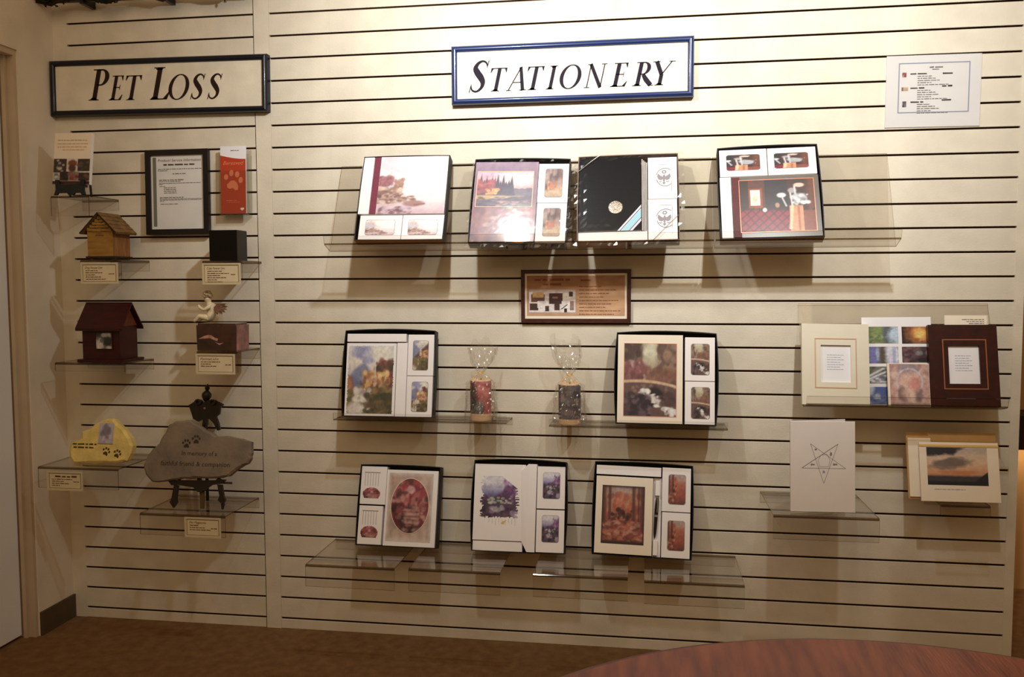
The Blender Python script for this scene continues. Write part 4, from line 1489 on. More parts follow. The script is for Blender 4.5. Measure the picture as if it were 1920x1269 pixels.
# box 9: autumn wood
t9 = tray('open brown gift box with an autumn wood album and pen, right in the bottom row', (1.2826, -.120, .3562), .3199, .3009, 15, -1.30, BLACKCARD, WALNUT, .004)
p = inside('envelope_pack', 'white pack lying across the top of the autumn wood box', 'envelope pack', t9)
slab('carton', p, (-.1545, .2595, .0582, .2901), WHITE, .004, .036)
a = album('guest_album', 'cream album with an orange autumn wood picture', t9, (-.1535, .0050, .0332, .2547), CREAM, .003)
picture('cover_print', (-.1320, .0376, .0064, .2248), autumn_wood, a, .0022, seed=91, cell=.0018)
for lab, r, win in (('upper window pack with an autumn print beside the pen', (.0612, .1495, .1545, .2920), (.0829, .1746, .1366, .2692)), ('lower window pack with an autumn print beside the pen', (.0628, .0030, .1545, .1481), (.083, .0279, .1359, .121))):
    window_pack(lab, t9, r, win, autumn_wood, 92, crop=(.05, .1, .6, .95))
p = inside('pen_channel', 'white pen tray between autumn album and window packs', 'pen tray', t9)
b = MB()
b.box(.0345, .022, .0030, .0608, .037, .2560, WHITE)
b.prism([(.0400, .1990), (.0545, .1990), (.0545, .2480), (.0400, .2480)], .010, .022, WHITE, None, .001)
b.prism([(.0370, .0080), (.0505, .0080), (.0505, .0560), (.0370, .0560)], .010, .022, WHITE, None, .001)
b.build('channel', p)
p = inside('pen', 'black ballpoint pen with a silver band standing in the white pen tray', 'pen', t9)
pen = MB()
L0, L1 = Vector((.0415, .014, .061)), Vector((.0478, .014, .196))
pen.tube([L0.lerp(L1, f) for f in (0, .05, .12, .3, .52)], [.0012, .0026, .0042, .0052, .0056], PENBLACK, 12)
pen.tube([L0.lerp(L1, f) for f in (.56, .8, .95, 1)], [.0060, .0058, .0048, .002], PENBLACK, 12)
smoothify(pen.build('barrel', p), 50)
smoothify(MB().tube([L0.lerp(L1, .515), L0.lerp(L1, .565)], .0062, PENSILVER, 12).build('band', p), 50)
smoothify(MB().tube([L0.lerp(L1, .62) + Vector((.002, -.0075, 0)), L0.lerp(L1, .96) + Vector((.001, -.0065, 0))], .0012, PENSILVER, 6).build('clip', p), 50)

# ------------------------------------------------------------------ wrapped candles
def candle(label, o, r, h, fn, seed, tie_z, top_z, lean_x, cream_side):
    t = thing('wrapped_candle', label, 'candle', o, 0, 0, 0, 'cellophane wrapped candles')
    smoothify(MB().lathe([(r, 0), (r * 1.02, .004), (r * 1.02, h - .006), (r * .96, h), (r * .4, h - .004)], WAX, n=32).build('pillar', t), 40)
    picture('picture_band', (-r, .024 if cream_side == 0 else .018, r * (1 if cream_side == 0 else .85), h - .004), fn, t, 0, .002, seed, None, None, None, None, (0, 0, r * 1.035))
    MB().tube([(0, 0, h - .005), (.0015, 0, h + .004)], .0012, BLACKPLASTIC, 6).build('wick', t)
    rg = np.random.default_rng(seed)
    n = 84
    key = [(0.0005, r + .004), (.004, r + .020), (.02, r + .019), (.05, r + .016), (.09, r + .015), (h - .01, r + .009), (h + .008, r * .72), (tie_z, .0065),
           (tie_z + .012, .017), (tie_z + .035, .034), (tie_z + .06, .043), (top_z, .047)]
    zz_ = sorted(set([k_[0] for k_ in key] + list(np.linspace(.01, top_z, 44))))
    prof = [(z_, float(np.interp(z_, [k_[0] for k_ in key], [k_[1] for k_ in key]))) for z_ in zz_]
    vs = []
    ph = rg.random(n) * 2 - 1
    for j, (zz, rr) in enumerate(prof):
        fold = .07 if zz < h - .02 else .16
        for q in range(n):
            A = 2 * math.pi * q / n
            f = 1 + fold * (.6 * math.sin(7 * A + zz * 30 + seed) + .4 * math.sin(12 * A - zz * 55 + 2 * seed)) + rg.normal(0, .034)
            ysc = .7 if zz > tie_z else 1.0
            dz = 0 if j == 0 else rg.normal(0, .0012) + ((.022 * math.sin(2 * A + seed) + .010 * math.sin(5 * A)) if j == len(prof) - 1 else 0)
            vs.append((rr * f * math.cos(A) + lean_x * max(0, zz - tie_z), rr * f * math.sin(A) * ysc, zz + dz))
    fs = []
    for j in range(len(prof) - 1):
        for q in range(n):
            fs.append((j * n + q, j * n + (q + 1) % n, (j + 1) * n + (q + 1) % n, (j + 1) * n + q))
    b = MB()
    b.faces(vs, fs, CELLO)
    b.build('cellophane_bag', t)          # crisp facets: crumpled film
    b = MB()
    b.tube([(.009 * math.cos(A), .009 * math.sin(A), tie_z + .001 * math.sin(2 * A)) for A in [math.pi * 2 * q / 16 for q in range(17)]], .0018, RAFFIA, 6)
    b.tube([(0, -.010, tie_z), (.012, -.016, tie_z - .012), (.02, -.020, tie_z - .034)], .0014, RAFFIA, 6)
    b.tube([(0, -.010, tie_z), (-.014, -.016, tie_z - .008), (-.026, -.018, tie_z - .022)], .0014, RAFFIA, 6)
    smoothify(b.build('raffia_tie', t), 50)
    return t


candle('red rose pillar candle in a cellophane bag right of the mountain village box', (.750, -.072, .7865), .0345, .136, rose_wrap, 5, .158, .247, .10, 0)
candle('grey forest pillar candle in a cellophane bag left of the stone bridge box', (1.047, -.072, .7805), .0355, .133, forest_wrap, 9, .160, .268, -.12, 1)

# ------------------------------------------------------------------ plaque, price sheet
t = thing('order_plaque', 'brown framed product plaque hanging below the top row of boxes', 'plaque', (1.0612, -.014, 1.1098), 0, .09)
w, h = .3655, .1763
b = MB()
fr = .0125
b.box(-w / 2, 0, 0, w / 2, .0135, fr, WALNUT)
b.box(-w / 2, 0, h - fr, w / 2, .0135, h, WALNUT)
b.box(-w / 2, 0, fr, -w / 2 + fr, .0135, h - fr, WALNUT)
b.box(w / 2 - fr, 0, fr, w / 2, .0135, h - fr, WALNUT)
b.build('frame', t)
MB().box(-.172, .004, .0122, .172, .012, .1650, CREAM).build('mat_board', t)
picture('card_print', (-.1633, .0224, .1628, .1562), amber_card, t, .0032, .004, 31)
picture('photo_print', (-.1563, .0330, .0000, .1100), product_photo, t, .0024, .0016, 32)
text_lines('printed_text', [(-.1375, -.019, .139, .010), (-.108, -.048, .124, .009), (.016, .060, .138, .008)] +
           [(.012, .085 + .07 * ((q * 37) % 10) / 10, .118 - q * .0115, .0036) for q in range(9)], CARDTEXT, t, .0028, 4)

t = thing('price_sheet', 'white price sheet in a clear sleeve at the upper right of the wall', 'price sheet', (2.1673, -.004, 1.7223), 0, -.35)
MB().box(-.1387, .0008, 0, .1387, .0036, .2196, PAPERW).build('paper', t)
rect_line(MB(), -.1025, .0434, .1062, .1969, .0030, .0003, .0008, LAVLINE).build('border', t)
picture('item_print', (-.0917, .1535, -.0791, .1678), red_case, t, .0004, .0018, 3)
picture('item_print', (-.0927, .1116, -.0732, .1229), tan_case, t, .0004, .0018, 3)
picture('item_print', (-.0889, .0617, -.0774, .0797), grey_case, t, .0004, .0018, 3)
ln = [(-.012, .030, .180, .006), (-.004, .022, .174, .004)]
for z0_, rows in ((.150, 5), (.107, 5), (.064, 5)):
    for q in range(rows):
        ln.append((-.046, -.005 + (.05 if q == 4 else .012 * (q % 3)), z0_ - q * .0066 + .004, .0036))
text_lines('printed_text', ln, TEXTGREY, t, .0004, 8)
ln = [(-.0678, -.013, .1612, .006), (.0267, .0561, .1600, .007), (-.0664, -.0252, .1175, .006), (.0262, .056, .1215, .007), (-.065, -.0216, .0746, .006), (.0262, .055, .0790, .007)]
text_lines('item_headings', ln, TEXTDARK, t, .0004, 9)
MB().box(-.1395, -.0004, -.0015, .1395, 0, .2205, HOLDER).build('clear_sleeve', t)

# ------------------------------------------------------------------ frames and cards at the right
def folder_frame(label, o, w, h, lean, roll, m, bevel, opening, line_m, ring_m):
    t = thing('memory_album', label, 'album', o, lean, roll)
    x0, z0, x1, z1 = opening
    b = MB()
    ow, oh = w / 2, h
    b.box(-ow, 0, 0, ow, .012, z0, m)
    b.box(-ow, 0, z1, ow, .012, oh, m)
    b.box(-ow, 0, z0, x0, .012, z1, m)
    b.box(x1, 0, z0, ow, .012, z1, m)
    b.box(-ow, .012, 0, ow, .016, oh, m)
    b.build('frame', t)
    rect_line(MB(), bevel[0], bevel[1], bevel[2], bevel[3], .0032, -.0012, .0002, line_m).build('inner_line', t)
    MB().box(x0 - .001, .007, z0 - .001, x1 + .001, .0118, z1 + .001, PAPERW).build('card', t)
    text_lines('printed_text', [(x0 + .02, x1 - .02 - .008 * (q % 2), z0 + .040 + q * .0075, .0022) for q in range(7)], LAVLINE, t, .0066, 3)
    return t


wf = folder_frame('ivory memory album with a blank white card at the right of the wall', (1.8714, -.140, .8648), .1997, .2530, 12, -.56, IVORY, (-.0615, .0519, .063, .2078), (-.0433, .0704, .0462, .1864), GOLDLINE, IVORY)
MB().box(-.099, .0165, -.006, .099, .020, .246, IVORY).build('rear_cover', wf)
folder_frame('dark brown memory album with a copper line, right of the photo collage', (2.2440, -.146, .8657), .1960, .2509, 12, .40, ESPRESSO, (-.0592, .0537, .0662, .2064), (-.0425, .0709, .0458, .1863), COPPER, ESPRESSO)
t = thing('photo_collage', 'sheet of nature photos standing between the ivory and dark brown albums', 'photo sheet', (2.0605, -.119, .8634), 12, .59)
MB().box(-.100, 0, 0, .104, .0025, .2748, PAPERW).build('sheet', t)
for r, fn in (((-.0835, .1927, .0069, .2453), green_fall), ((.0174, .1917, .1088 - .006, .2447), ember_sky), ((-.0850, .1302, .0052, .1825), blue_gorge),
              ((.0158, .1330, .1020, .1822), dark_blossom), ((-.0873, .0681, .0034, .1207), white_falls), ((-.0889, .0045, .0007, .0579), blue_sky)):
    picture('photo_print', r, fn, t, -.0004, .002, 6)
t = thing('rose_card', 'square rose arch card leaning on the photo collage', 'card', (2.0830, -.150, .8655), 14, 0)
MB().box(-.0605, 0, 0, .0600, .006, .1320, CREAM).build('card', t)
picture('cover_print', (-.0540, .002, .0590, .1300), rose_arch, t, -.0006, .0017, 14)
t = thing('tent_card', 'cream tent card on the wall behind the dark brown album', 'card', (2.2620, -.075, 1.022), 10, 0)
MB().box(-.058, 0, 0, .064, .002, .118, CREAM).build('front_flap', t)
MB().box(.0645, -.004, .058, .0665, .014, .118, IVORY).build('side_flap', t)
text_lines('printed_text', [(-.008, .056, .104, .003), (.005, .056, .098, .003), (.012, .056, .092, .003)], TEXTGREY, t, -.0006, 2)

# star folder
t = thing('star_folder', 'white folded card embossed with an inverted five pointed star', 'folder', (1.8131, -.270, .5640), 3.5, .61)
hh = .2684
b = MB()
b.prism([(-.092, 0), (.092, 0), (.092, hh), (-.092, hh)], 0, .004, WHITE, None, .001)
b.build('front_cover', t)
b = MB()
ang = math.radians(24)
b.faces([(-.092, .005, 0), (.080, .005 + .172 * math.sin(ang), 0), (.080, .005 + .172 * math.sin(ang), hh), (-.092, .005, hh),
         (-.092, .008, 0), (.080, .008 + .172 * math.sin(ang), 0), (.080, .008 + .172 * math.sin(ang), hh), (-.092, .008, hh)],
        [(0, 1, 2, 3), (7, 6, 5, 4), (3, 2, 6, 7), (0, 4, 5, 1), (1, 5, 6, 2), (0, 3, 7, 4)], WHITE)
b.build('rear_cover', t)
zo = .0239
def sp(x, y):
    return (-.0593 + (x - 225) / 550 * .1244, .1787 + zo - (y - 412) / 498 * .1175)
PL, PR, PTL, PTR, PB = sp(225, 720), sp(775, 720), sp(335, 415), sp(680, 415), sp(500, 910)
def ln2(b, p, q, w, y, m_):
    d = Vector((q[0] - p[0], q[1] - p[1])).normalized()
    n = Vector((-d.y, d.x)) * w / 2
    b.prism([(p[0] - n.x, p[1] - n.y), (q[0] - n.x, q[1] - n.y), (q[0] + n.x, q[1] + n.y), (p[0] + n.x, p[1] + n.y)], y - .0005, y, m_)
b = MB()
ln2(b, PL, PTR, .0012, -.0001, TEXTGREY)
for p_, q_ in ((PL, PR), (PTL, PR), (PTL, PB), (PTR, PB)):
    ln2(b, p_, q_, .0009, -.0001, SEALGREY)
b.build('star_outline', t)
b = MB()
for (x, y, rx, ry) in ((400, 485, 22, 18), (360, 675, 40, 16), (640, 670, 42, 18), (500, 765, 22, 26), (590, 540, 20, 40)):
    pts = []
    for q in range(9):
        A = 2 * math.pi * q / 9
        rr = .7 + .3 * math.sin(q * 2.4)
        pts.append(sp(x + rx * rr * math.cos(A), y + ry * rr * math.sin(A)))
    b.prism(pts, -.0006, -.0001, LAVLINE if y > 740 else SEALGREY)
pent = [sp(430, 620), sp(465, 555), sp(545, 545), sp(580, 620), sp(560, 700), sp(450, 700)]
for i in range(6):
    ln2(b, pent[i], pent[(i + 1) % 6], .0007, -.0001, SEALGREY)
b.build('star_emblems', t)

# landscape photo cards
t = thing('photo_folder', 'tan backed photo folder standing behind the sunset photo card', 'folder', (2.2284, -.112, .5760), 13, .32)
MB().box(-.131, 0, 0, .130, .004, .2035, KRAFT).build('back_flap', t)
MB().box(-.1270, -.0045, .006, -.060, -.0005, .186, CREAM).build('inner_sheet', t)
t = thing('photo_card', 'cream card with a cloudy sunset photo at the lower right', 'card', (2.2284, -.132, .5740), 13, .32)
b = MB()
b.prism([(-.0988, 0), (.129, 0), (.129, .1800), (-.0988, .1800)], 0, .005, CREAM, None, .0008)
b.build('card', t)
picture('photo_print', (-.0780, .0500, .0957, .1640), sunset_sky, t, -.0006, .0018, 17)
text_lines('printed_text', [(-.06, .03, .036, .003)], LAVLINE, t, -.0006, 2)
MB().box(-.0995, -.0020, .1660, .1295, -.0014, .1725, RAFFIA).build('gold_band', t)

# ------------------------------------------------------------------ pet loss panel: paper goods
t = thing('framed_notice', 'black framed notice headed Product Service Information', 'notice', (-.3448, -.030, 1.4174), 1.5, .29)
w, h = .2373, .2974
b = MB()
fr = .0185
b.box(-w / 2, 0, 0, w / 2, .018, fr, DARKFRAME)
b.box(-w / 2, 0, h - fr, w / 2, .018, h, DARKFRAME)
b.box(-w / 2, 0, fr, -w / 2 + fr, .018, h - fr, DARKFRAME)
b.box(w / 2 - fr, 0, fr, w / 2, .018, h - fr, DARKFRAME)
b.box(-w / 2 + .004, .018, .004, w / 2 - .004, .021, h - .004, DARKFRAME)
b.build('frame', t)
MB().box(-.1000, .008, .0160, .1010, .016, .2815, PAPERDOC).build('paper', t)
MB().box(-.0925, .0072, .0290, -.0800, .008, .2720, BARGREEN).build('side_bar', t)
text_part('title_text', 'Product/ Service Information', -.074, .2565, .0135, MAROON, t, .0074, .2, width=.163)
text_lines('heading_text', [(-.052, .066, .2430, .0072)], TEXTDARK, t, .0074, 21)
ln = [(-.073, .092, .229, .0035), (-.073, -.036, .2235, .0035), (-.018, .032, .2120, .0045), (-.070, .024, .1905, .0045), (-.070, .012, .1855, .0035), (-.070, .088, .1795, .003), (-.07, -.055, .1755, .003), (-.069, -.045, .1690, .003)]
ln += [(-.052, -.004, .1635 - q * .0060, .0036) for q in range(4)]
ln += [(-.068, .022, .1290, .004)] + [(-.068, .094, .1245 - q * .004, .0028) for q in range(2)] + [(-.068, -.05, .116, .003), (-.066, .002, .1065, .003)]
text_lines('printed_text', ln, TEXTGREY, t, .0074, 12)

t = thing('brochure', 'red and white brochure with a paw print', 'brochure', (-.1252, -.0385, 1.4860), 1, -.11)
b = MB()
b.box(-.0485, 0, 0, .0445, .006, .2325, PAPERW)
b.build('leaflet', t)
b = MB()
arc = [(-.0485 + .093 * q / 12, .2010 - .0135 * math.sin(q / 12 * math.pi * .5)) for q in range(13)]
b.prism([(-.0485, .0), (.0445, .0)] + arc[::-1], -.0006, 0, BRICKRED)
b.build('red_field', t)
def paw(parent, cx, cz, r, m_, y, rot=0.0, sep=1.0):
    b = MB()
    c, s = math.cos(rot), math.sin(rot)
    def P_(x, z):
        return (cx + (x * c - z * s) * r, cz + (x * s + z * c) * r)
    for (x, z, rx, rz) in ((-.78, .25, .22, .28), (-.28, .68, .22, .30), (.32, .62, .23, .3), (.74, .12, .22, .30)):
        b.prism([P_(x + rx * math.cos(A), z + rz * math.sin(A)) for A in [2 * math.pi * q / 14 for q in range(14)]], y - .0006, y, m_)
    pad = [(-.55, -.75), (-.62, -.45), (-.25, -.05), (.05, .02), (.35, -.15), (.55, -.5), (.55, -.85), (.3, -.9), (0, -.72), (-.3, -.85)]
    b.prism([P_(x, z) for x, z in pad], y - .0006, y, m_)
    return b.build('paw_print', parent)
paw(t, -.001, .114, .036, PAWPEACH, -.0006, -.12)
text_part('title_text', 'Bereaved', -.040, .168, .019, PAWPEACH, t, -.0009, .35, width=.076)
text_lines('printed_text', [(-.028, .010, .0440, .0025), (-.020, .022, .0385, .0025)], PAWPEACH, t, -.0009, 5)
text_lines('maker_mark', [(-.010, .020, .216, .003)], TEXTGREY, t, -.0009, 6)
b = MB()
b.prism([(.024, .019), (.036, .020), (.037, .015), (.030, .010), (.024, .014)], -.0009, -.0005, PAPERW)
b.build('small_emblem', t)
t = thing('brochure_holder', 'clear acrylic holder around the red and white brochure', 'holder', (-.1252, -.0400, 1.4840), 1, -.11)
b = MB()
b.box(-.0515, -.0030, -.004, .0515, -.0012, .150, HOLDER)
b.box(-.0515, -.0012, -.004, .0515, .0300, -.0015, HOLDER)
b.box(-.0525, -.0030, -.004, -.0505, .0340, .205, HOLDER)
b.box(.0505, -.0030, -.004, .0525, .0340, .205, HOLDER)
b.box(-.0515, .0320, -.004, .0515, .0340, .225, HOLDER)
b.build('holder', t)

# pet book on its little easel
t = thing('pet_book', 'cream book with a grid of dog photos standing in the left corner', 'book', (-.650, -.172, 1.5830), 6, -1.4)
b = MB()
b.box(-.068, 0, 0, .0690, .014, .1760, CREAM, WHITE)
b.build('cover', t)
picture('photo_grid', (-.0675, .0110, .0685, .0880), pet_collage, t, -.0006, .0017, 8)
MB().box(-.0680, -.0006, .0005, .0690, 0, .0105, WALNUT).build('brown_band', t)
text_lines('printed_text', [(-.056, .056, .150, .0045), (-.056, .058, .138, .0035), (-.056, .058, .127, .0035), (-.036, .046, .117, .0035)], TEXTGOLD, t, -.0006, 7)
t = thing('book_easel', 'small black plastic easel holding the pet book', 'easel', (-.650, -.176, 1.5455), 6, 0)
b = MB()
pl = [(-.0438, .0519), (-.0314, .0516), (-.0247, .0364), (.0469, .035), (.0524, .0536), (.0647, .0496), (.0658, .0158), (.0706, -.0005), (.0563, -.0005), (.0519, .0062), (.0316, .0060), (.0278, -.0005), (.0074, -.0005), (.003, .0062), (-.0298, .0062), (-.0336, -.0005), (-.0459, -.0005), (-.0405, .0178)]
b.prism([(x - .008, z) for x, z in pl], -.010, -.004, BLACKPLASTIC, None)
b.build('front', t)
MB().box(-.047, -.004, .030, .049, .022, .036, BLACKPLASTIC).build('ledge', t)
for x in (-.035, .045):
    MB().tube([(x, .020, .034), (x, .024, .12), (x, .05, .002)], .004, BLACKPLASTIC, 6).build('back_leg', t)

# ------------------------------------------------------------------ urns
t = thing('dog_house_urn', 'light oak dog house urn with a shingled gable', 'urn', (-.5565, -.160, 1.3275))
b = MB()
for (x, yq) in ((-.040, .008), (.042, .008), (-.040, .086), (.042, .086)):
    b.box(x - .006, yq, 0, x + .006, yq + .012, .0045, RAIL)
b.build('felt_feet', t)
MB().box(-.052, -.004, .0045, .054, .105, .0105, ROOFDARK).build('plinth', t)
MB().prism([(-.0465, .0105), (.0480, .0105), (.0480, .098), (.0008, .146), (-.0465, .098)], 0, .100, OAK, OAKSIDE).build('body', t)
for row in range(5):
    z = .098 + row * .0098
    half = .0475 * (1 - row * .0098 / .048) - .002
    n = max(2, int(half * 2 / .017))
    for q in range(n):
        x0_ = -half + 2 * half * q / n + .0004
        x1_ = -half + 2 * half * (q + 1) / n - .0004
        MB().prism([(x0_, z - .002 - .0015 * ((q * 7 + row) % 3) / 2), (x1_, z - .002 - .0015 * ((q * 5 + row) % 3) / 2), (x1_, z + .0095), (x0_, z + .0095)], -.0035, .001, OAK).build('shingle', t)
arch = [(-.016 + .032 * q / 10, .083 + .008 * math.sin(math.pi * q / 10)) for q in range(11)]
MB().prism(arch + [(.016, .081), (-.016, .081)], -.002, .001, OAKSIDE).build('arch_moulding', t)
for sgn in (-1, 1):
    b = MB()
    e = Vector((sgn * .0655, .086))
    rj = Vector((0, .1525))
    d = (e - rj).normalized()
    n = Vector((d.y, -d.x)) if sgn < 0 else Vector((-d.y, d.x))
    n = n if n.y > 0 else -n
    b.prism([(rj.x, rj.y), (e.x, e.y), (e.x + n.x * .0055, e.y + n.y * .0055), (rj.x, rj.y + .0075)], -.012, .110, ROOFDARK, SHINGLE)
    b.build('roof_slope', t)
for rr in range(5):
    b = MB()
    f0 = rr / 5
    p0 = Vector((0, .1600)).lerp(Vector((.0680, .0915)), f0)
    p1 = Vector((0, .1600)).lerp(Vector((.0680, .0915)), f0 + .2)
    n = Vector((.71, .70))
    b.prism([(p0.x, p0.y), (p1.x, p1.y), (p1.x + n.x * .0025, p1.y + n.y * .0025), (p0.x + n.x * .0008, p0.y + n.y * .0008)], -.0125, .1105, SHINGLE)
    b.build('shingle_course', t)

t = thing('cube_urn', 'polished black granite cube urn beside the vertical strip', 'urn', (-.1020, -.143, 1.3205))
b = MB()
b.prism([(-.0650, 0), (.0350, 0), (.0350, .1010), (-.0650, .1010)], 0, .075, BLACKSTONE, None, .0015)
b.build('body', t)
MB().box(-.0635, .002, .1010, .0335, .073, .1025, BLACKSTONE).build('lid', t)

t = thing('house_urn', 'mahogany red house urn with a small puppy photo', 'urn', (-.5635, -.172, .9735))
MB().box(-.0850, -.002, 0, .0880, .124, .010, REDWOOD).build('base', t)
b = MB()
b.prism([(-.0700, .010), (.0700, .010), (.0700, .124), (-.0700, .124)], .010, .114, REDWOOD, REDWOOD)
b.build('body', t)
for s in (-1, 1):
    b = MB()
    x = s * .0700
    b.faces([(x, .010, .124), (x, .114, .124), (x, .062, .196), (x - s * .006, .010, .124), (x - s * .006, .114, .124), (x - s * .006, .062, .196)], [(0, 1, 2), (5, 4, 3), (0, 3, 4, 1), (1, 4, 5, 2), (2, 5, 3, 0)], REDSIDE)
    b.build('gable', t)
for s in (-1, 1):
    b = MB()
    y0_, y1_ = .062, .062 + s * .066
    vs = [(-.0870, y0_, .206), (.0870, y0_, .206), (.0870, y1_, .118), (-.0870, y1_, .118), (-.0870, y0_, .199), (.0870, y0_, .199), (.0870, y1_, .110), (-.0870, y1_, .110)]
    b.faces(vs, [(0, 3, 2, 1), (4, 5, 6, 7), (2, 3, 7, 6), (0, 1, 5, 4), (1, 2, 6, 5), (3, 0, 4, 7)], REDWOOD)
    b.build('roof_slope', t)
MB().box(-.0860, -.0035, .1085, .0860, .0005, .1165, REDWOOD).build('eave_board', t)
pf = MB()
rect_line(pf, -.0215, .044, .0440, .105, .003, .007, .0105, REDWOOD)
pf.build('photo_rim', t)
picture('photo', (-.0190, .0465, .0415, .1025), puppy_photo, t, .0092, .002, 9)

t = thing('marble_urn', 'dark red veined marble urn with a pink end, carrying a cherub', 'urn', (-.1400, -.160, 1.0165))
b = MB()
b.prism([(-.0715, 0), (.0700, 0), (.0720, .086), (-.0735, .086)], 0, .095, MARBLED, MARBLEP, .002)
b.build('body', t)
MB().box(-.0690, .004, .086, .0670, .091, .0925, MARBLED).build('lid', t)
rg2 = random.Random(5)
b = MB()
pts = [(-.066, .040), (-.045, .050), (-.028, .054), (-.018, .052), (-.006, .044), (.006, .041), (.002, .032), (-.010, .037), (-.024, .043), (-.045, .041)]
b.prism(pts, -.0004, .0005, MARBLEV)
b.prism([(-.008, .030), (.010, .025), (.026, .028), (.010, .020)], -.0004, .0005, MARBLEV)
b.build('vein', t)

# cherub figurine: skinned body
def skin_body(name, parent, verts, eds, radii, m_, root=0, sub=2):
    me = bpy.data.meshes.new(name)
    me.from_pydata(verts, eds, [])
    o = bpy.data.objects.new(name, me)
    COL.objects.link(o)
    md_ = o.modifiers.new('skin', 'SKIN')
    for i, r in enumerate(radii):
        me.skin_vertices[0].data[i].radius = (r, r)
    me.skin_vertices[0].data[root].use_root = True
    md_.use_smooth_shade = True
    s_ = o.modifiers.new('sub', 'SUBSURF')
    s_.levels = sub
    s_.render_levels = sub
    dg = bpy.context.evaluated_depsgraph_get()
    m2 = bpy.data.meshes.new_from_object(o.evaluated_get(dg))
    bpy.data.objects.remove(o)
    m2.materials.clear()
    m2.materials.append(m_)
    m2.polygons.foreach_set('use_smooth', [True] * len(m2.polygons))
    p_ = bpy.data.objects.new(name, m2)
    COL.objects.link(p_)
    p_.parent = parent
    return p_


t = thing('cherub_figurine', 'cream winged cherub figurine sitting on the corner of the marble urn', 'figurine', (-.1770, -.118, 1.1095))
# x to the right, z up; sits facing left with one leg over the urn's edge
V = [(0, 0, .017), (.002, 0, .035), (-.002, 0, .053), (-.008, -.003, .067), (-.010, -.005, .077),    # pelvis, waist, chest, neck, head base
     (-.011, -.007, .090),                                                                            # head
     (.005, -.017, .058), (-.014, -.026, .044), (-.031, -.021, .051), (-.037, -.017, .057),            # near arm, forearm, hand
     (.003, .016, .058), (-.018, .018, .047), (-.034, .006, .055),                                      # far arm
     (-.008, -.012, .017), (-.036, -.018, .024), (-.048, -.020, .009), (-.057, -.022, .005),           # near leg, knee, ankle, foot
     (-.006, .012, .016), (-.034, .013, .020), (-.050, .011, .010), (-.059, .011, .009),               # far leg
     (-.036, -.025, .059), (-.039, -.014, .063)]
E_ = [(0, 1), (1, 2), (2, 3), (3, 4), (4, 5), (2, 6), (6, 7), (7, 8), (8, 9), (2, 10), (10, 11), (11, 12), (0, 13), (13, 14), (14, 15), (15, 16), (0, 17), (17, 18), (18, 19), (19, 20), (9, 21), (9, 22)]
Rd = [.0165, .0150, .0145, .0075, .0125, .0155, .0080, .0066, .0054, .0044, .0078, .0064, .005, .0122, .0094, .0064, .0054, .0118, .0092, .0064, .0050, .0020, .0020]
skin_body('body', t, V, E_, Rd, RESIN)
hair = MB()
rg3 = random.Random(2)
for q in range(46):
    A = rg3.uniform(0, 2 * math.pi)
    el = rg3.uniform(-.2, 1.4)
    cx, cy, cz = -.010 + .0150 * math.cos(A) * math.cos(el), -.007 + .0150 * math.sin(A) * math.cos(el), .091 + .0150 * math.sin(el)
    if math.cos(A) < -.35 and el < .75:
        continue
    rr = rg3.uniform(.0038, .0056)
    hair.lathe([(.0005, cz - rr), (rr * .75, cz - rr * .66), (rr, cz), (rr * .75, cz + rr * .66), (.0005, cz + rr)], RESINHAIR, cx, cy, 8)
smoothify(hair.build('hair', t), 80)
b = MB()
b.lathe([(.0003, .0855), (.0022, .0875), (.0003, .0905)], RESIN, -.0262, -.010, 8)
smoothify(b.build('nose', t), 80)
b = MB()
for yq in (-.0165, -.0025):
    b.lathe([(.0002, .0912), (.0014, .0926), (.0002, .0940)], WINGSHADE_EYES, -.0238, yq, 8)
b.build('eyes', t)
for s, ya in ((-1, -.006), (1, .010)):
    b = MB()
    base = Vector((.012, ya, .050))
    tips = [Vector((.044, ya + s * .010, .066)), Vector((.048, ya + s * .014, .055)), Vector((.046, ya + s * .014, .044)), Vector((.040, ya + s * .012, .034)), Vector((.030, ya + s * .008, .028))]
    for q, tp in enumerate(tips):
        d = tp - base
        n = Vector((-d.z, 0, d.x)).normalized() * .0058
        mid = base + d * .62
        b.faces([base - n * .5 + Vector((0, .002, 0)), mid - n + Vector((0, .002, 0)), tp, mid + n + Vector((0, .002, 0)), base + n * .5 + Vector((0, .002, 0)),
                 base - n * .5 - Vector((0, .002, 0)), mid - n - Vector((0, .002, 0)), mid + n - Vector((0, .002, 0)), base + n * .5 - Vector((0, .002, 0))],
                [(0, 1, 2, 3, 4), (5, 8, 7, 2, 6), (0, 5, 6, 1), (1, 6, 2), (2, 7, 3), (3, 7, 8, 4), (4, 8, 5, 0)], WINGSHADE_EYES)
    b.build('wing', t)
# ------------------------------------------------------------------ stones
def stone(name, label, o, lean, poly, th, m_, jit, seed):
    t = thing(name, label, 'memorial stone', o, lean)
    rnd_ = random.Random(seed)
    # refine the outline with small irregularities
    pts = []
    n = len(poly)
    for i in range(n):
        a, b = Vector(poly[i]), Vector(poly[(i + 1) % n])
        for k_ in range(3):
            p_ = a.lerp(b, k_ / 3)
            if k_:
                p_ += Vector((rnd_.uniform(-jit, jit), rnd_.uniform(-jit, jit)))
            pts.append((p_.x, p_.y))
    b = MB()
    b.prism(pts, 0, th, m_, None, th * .28)
    return t, b.build('slab', t)


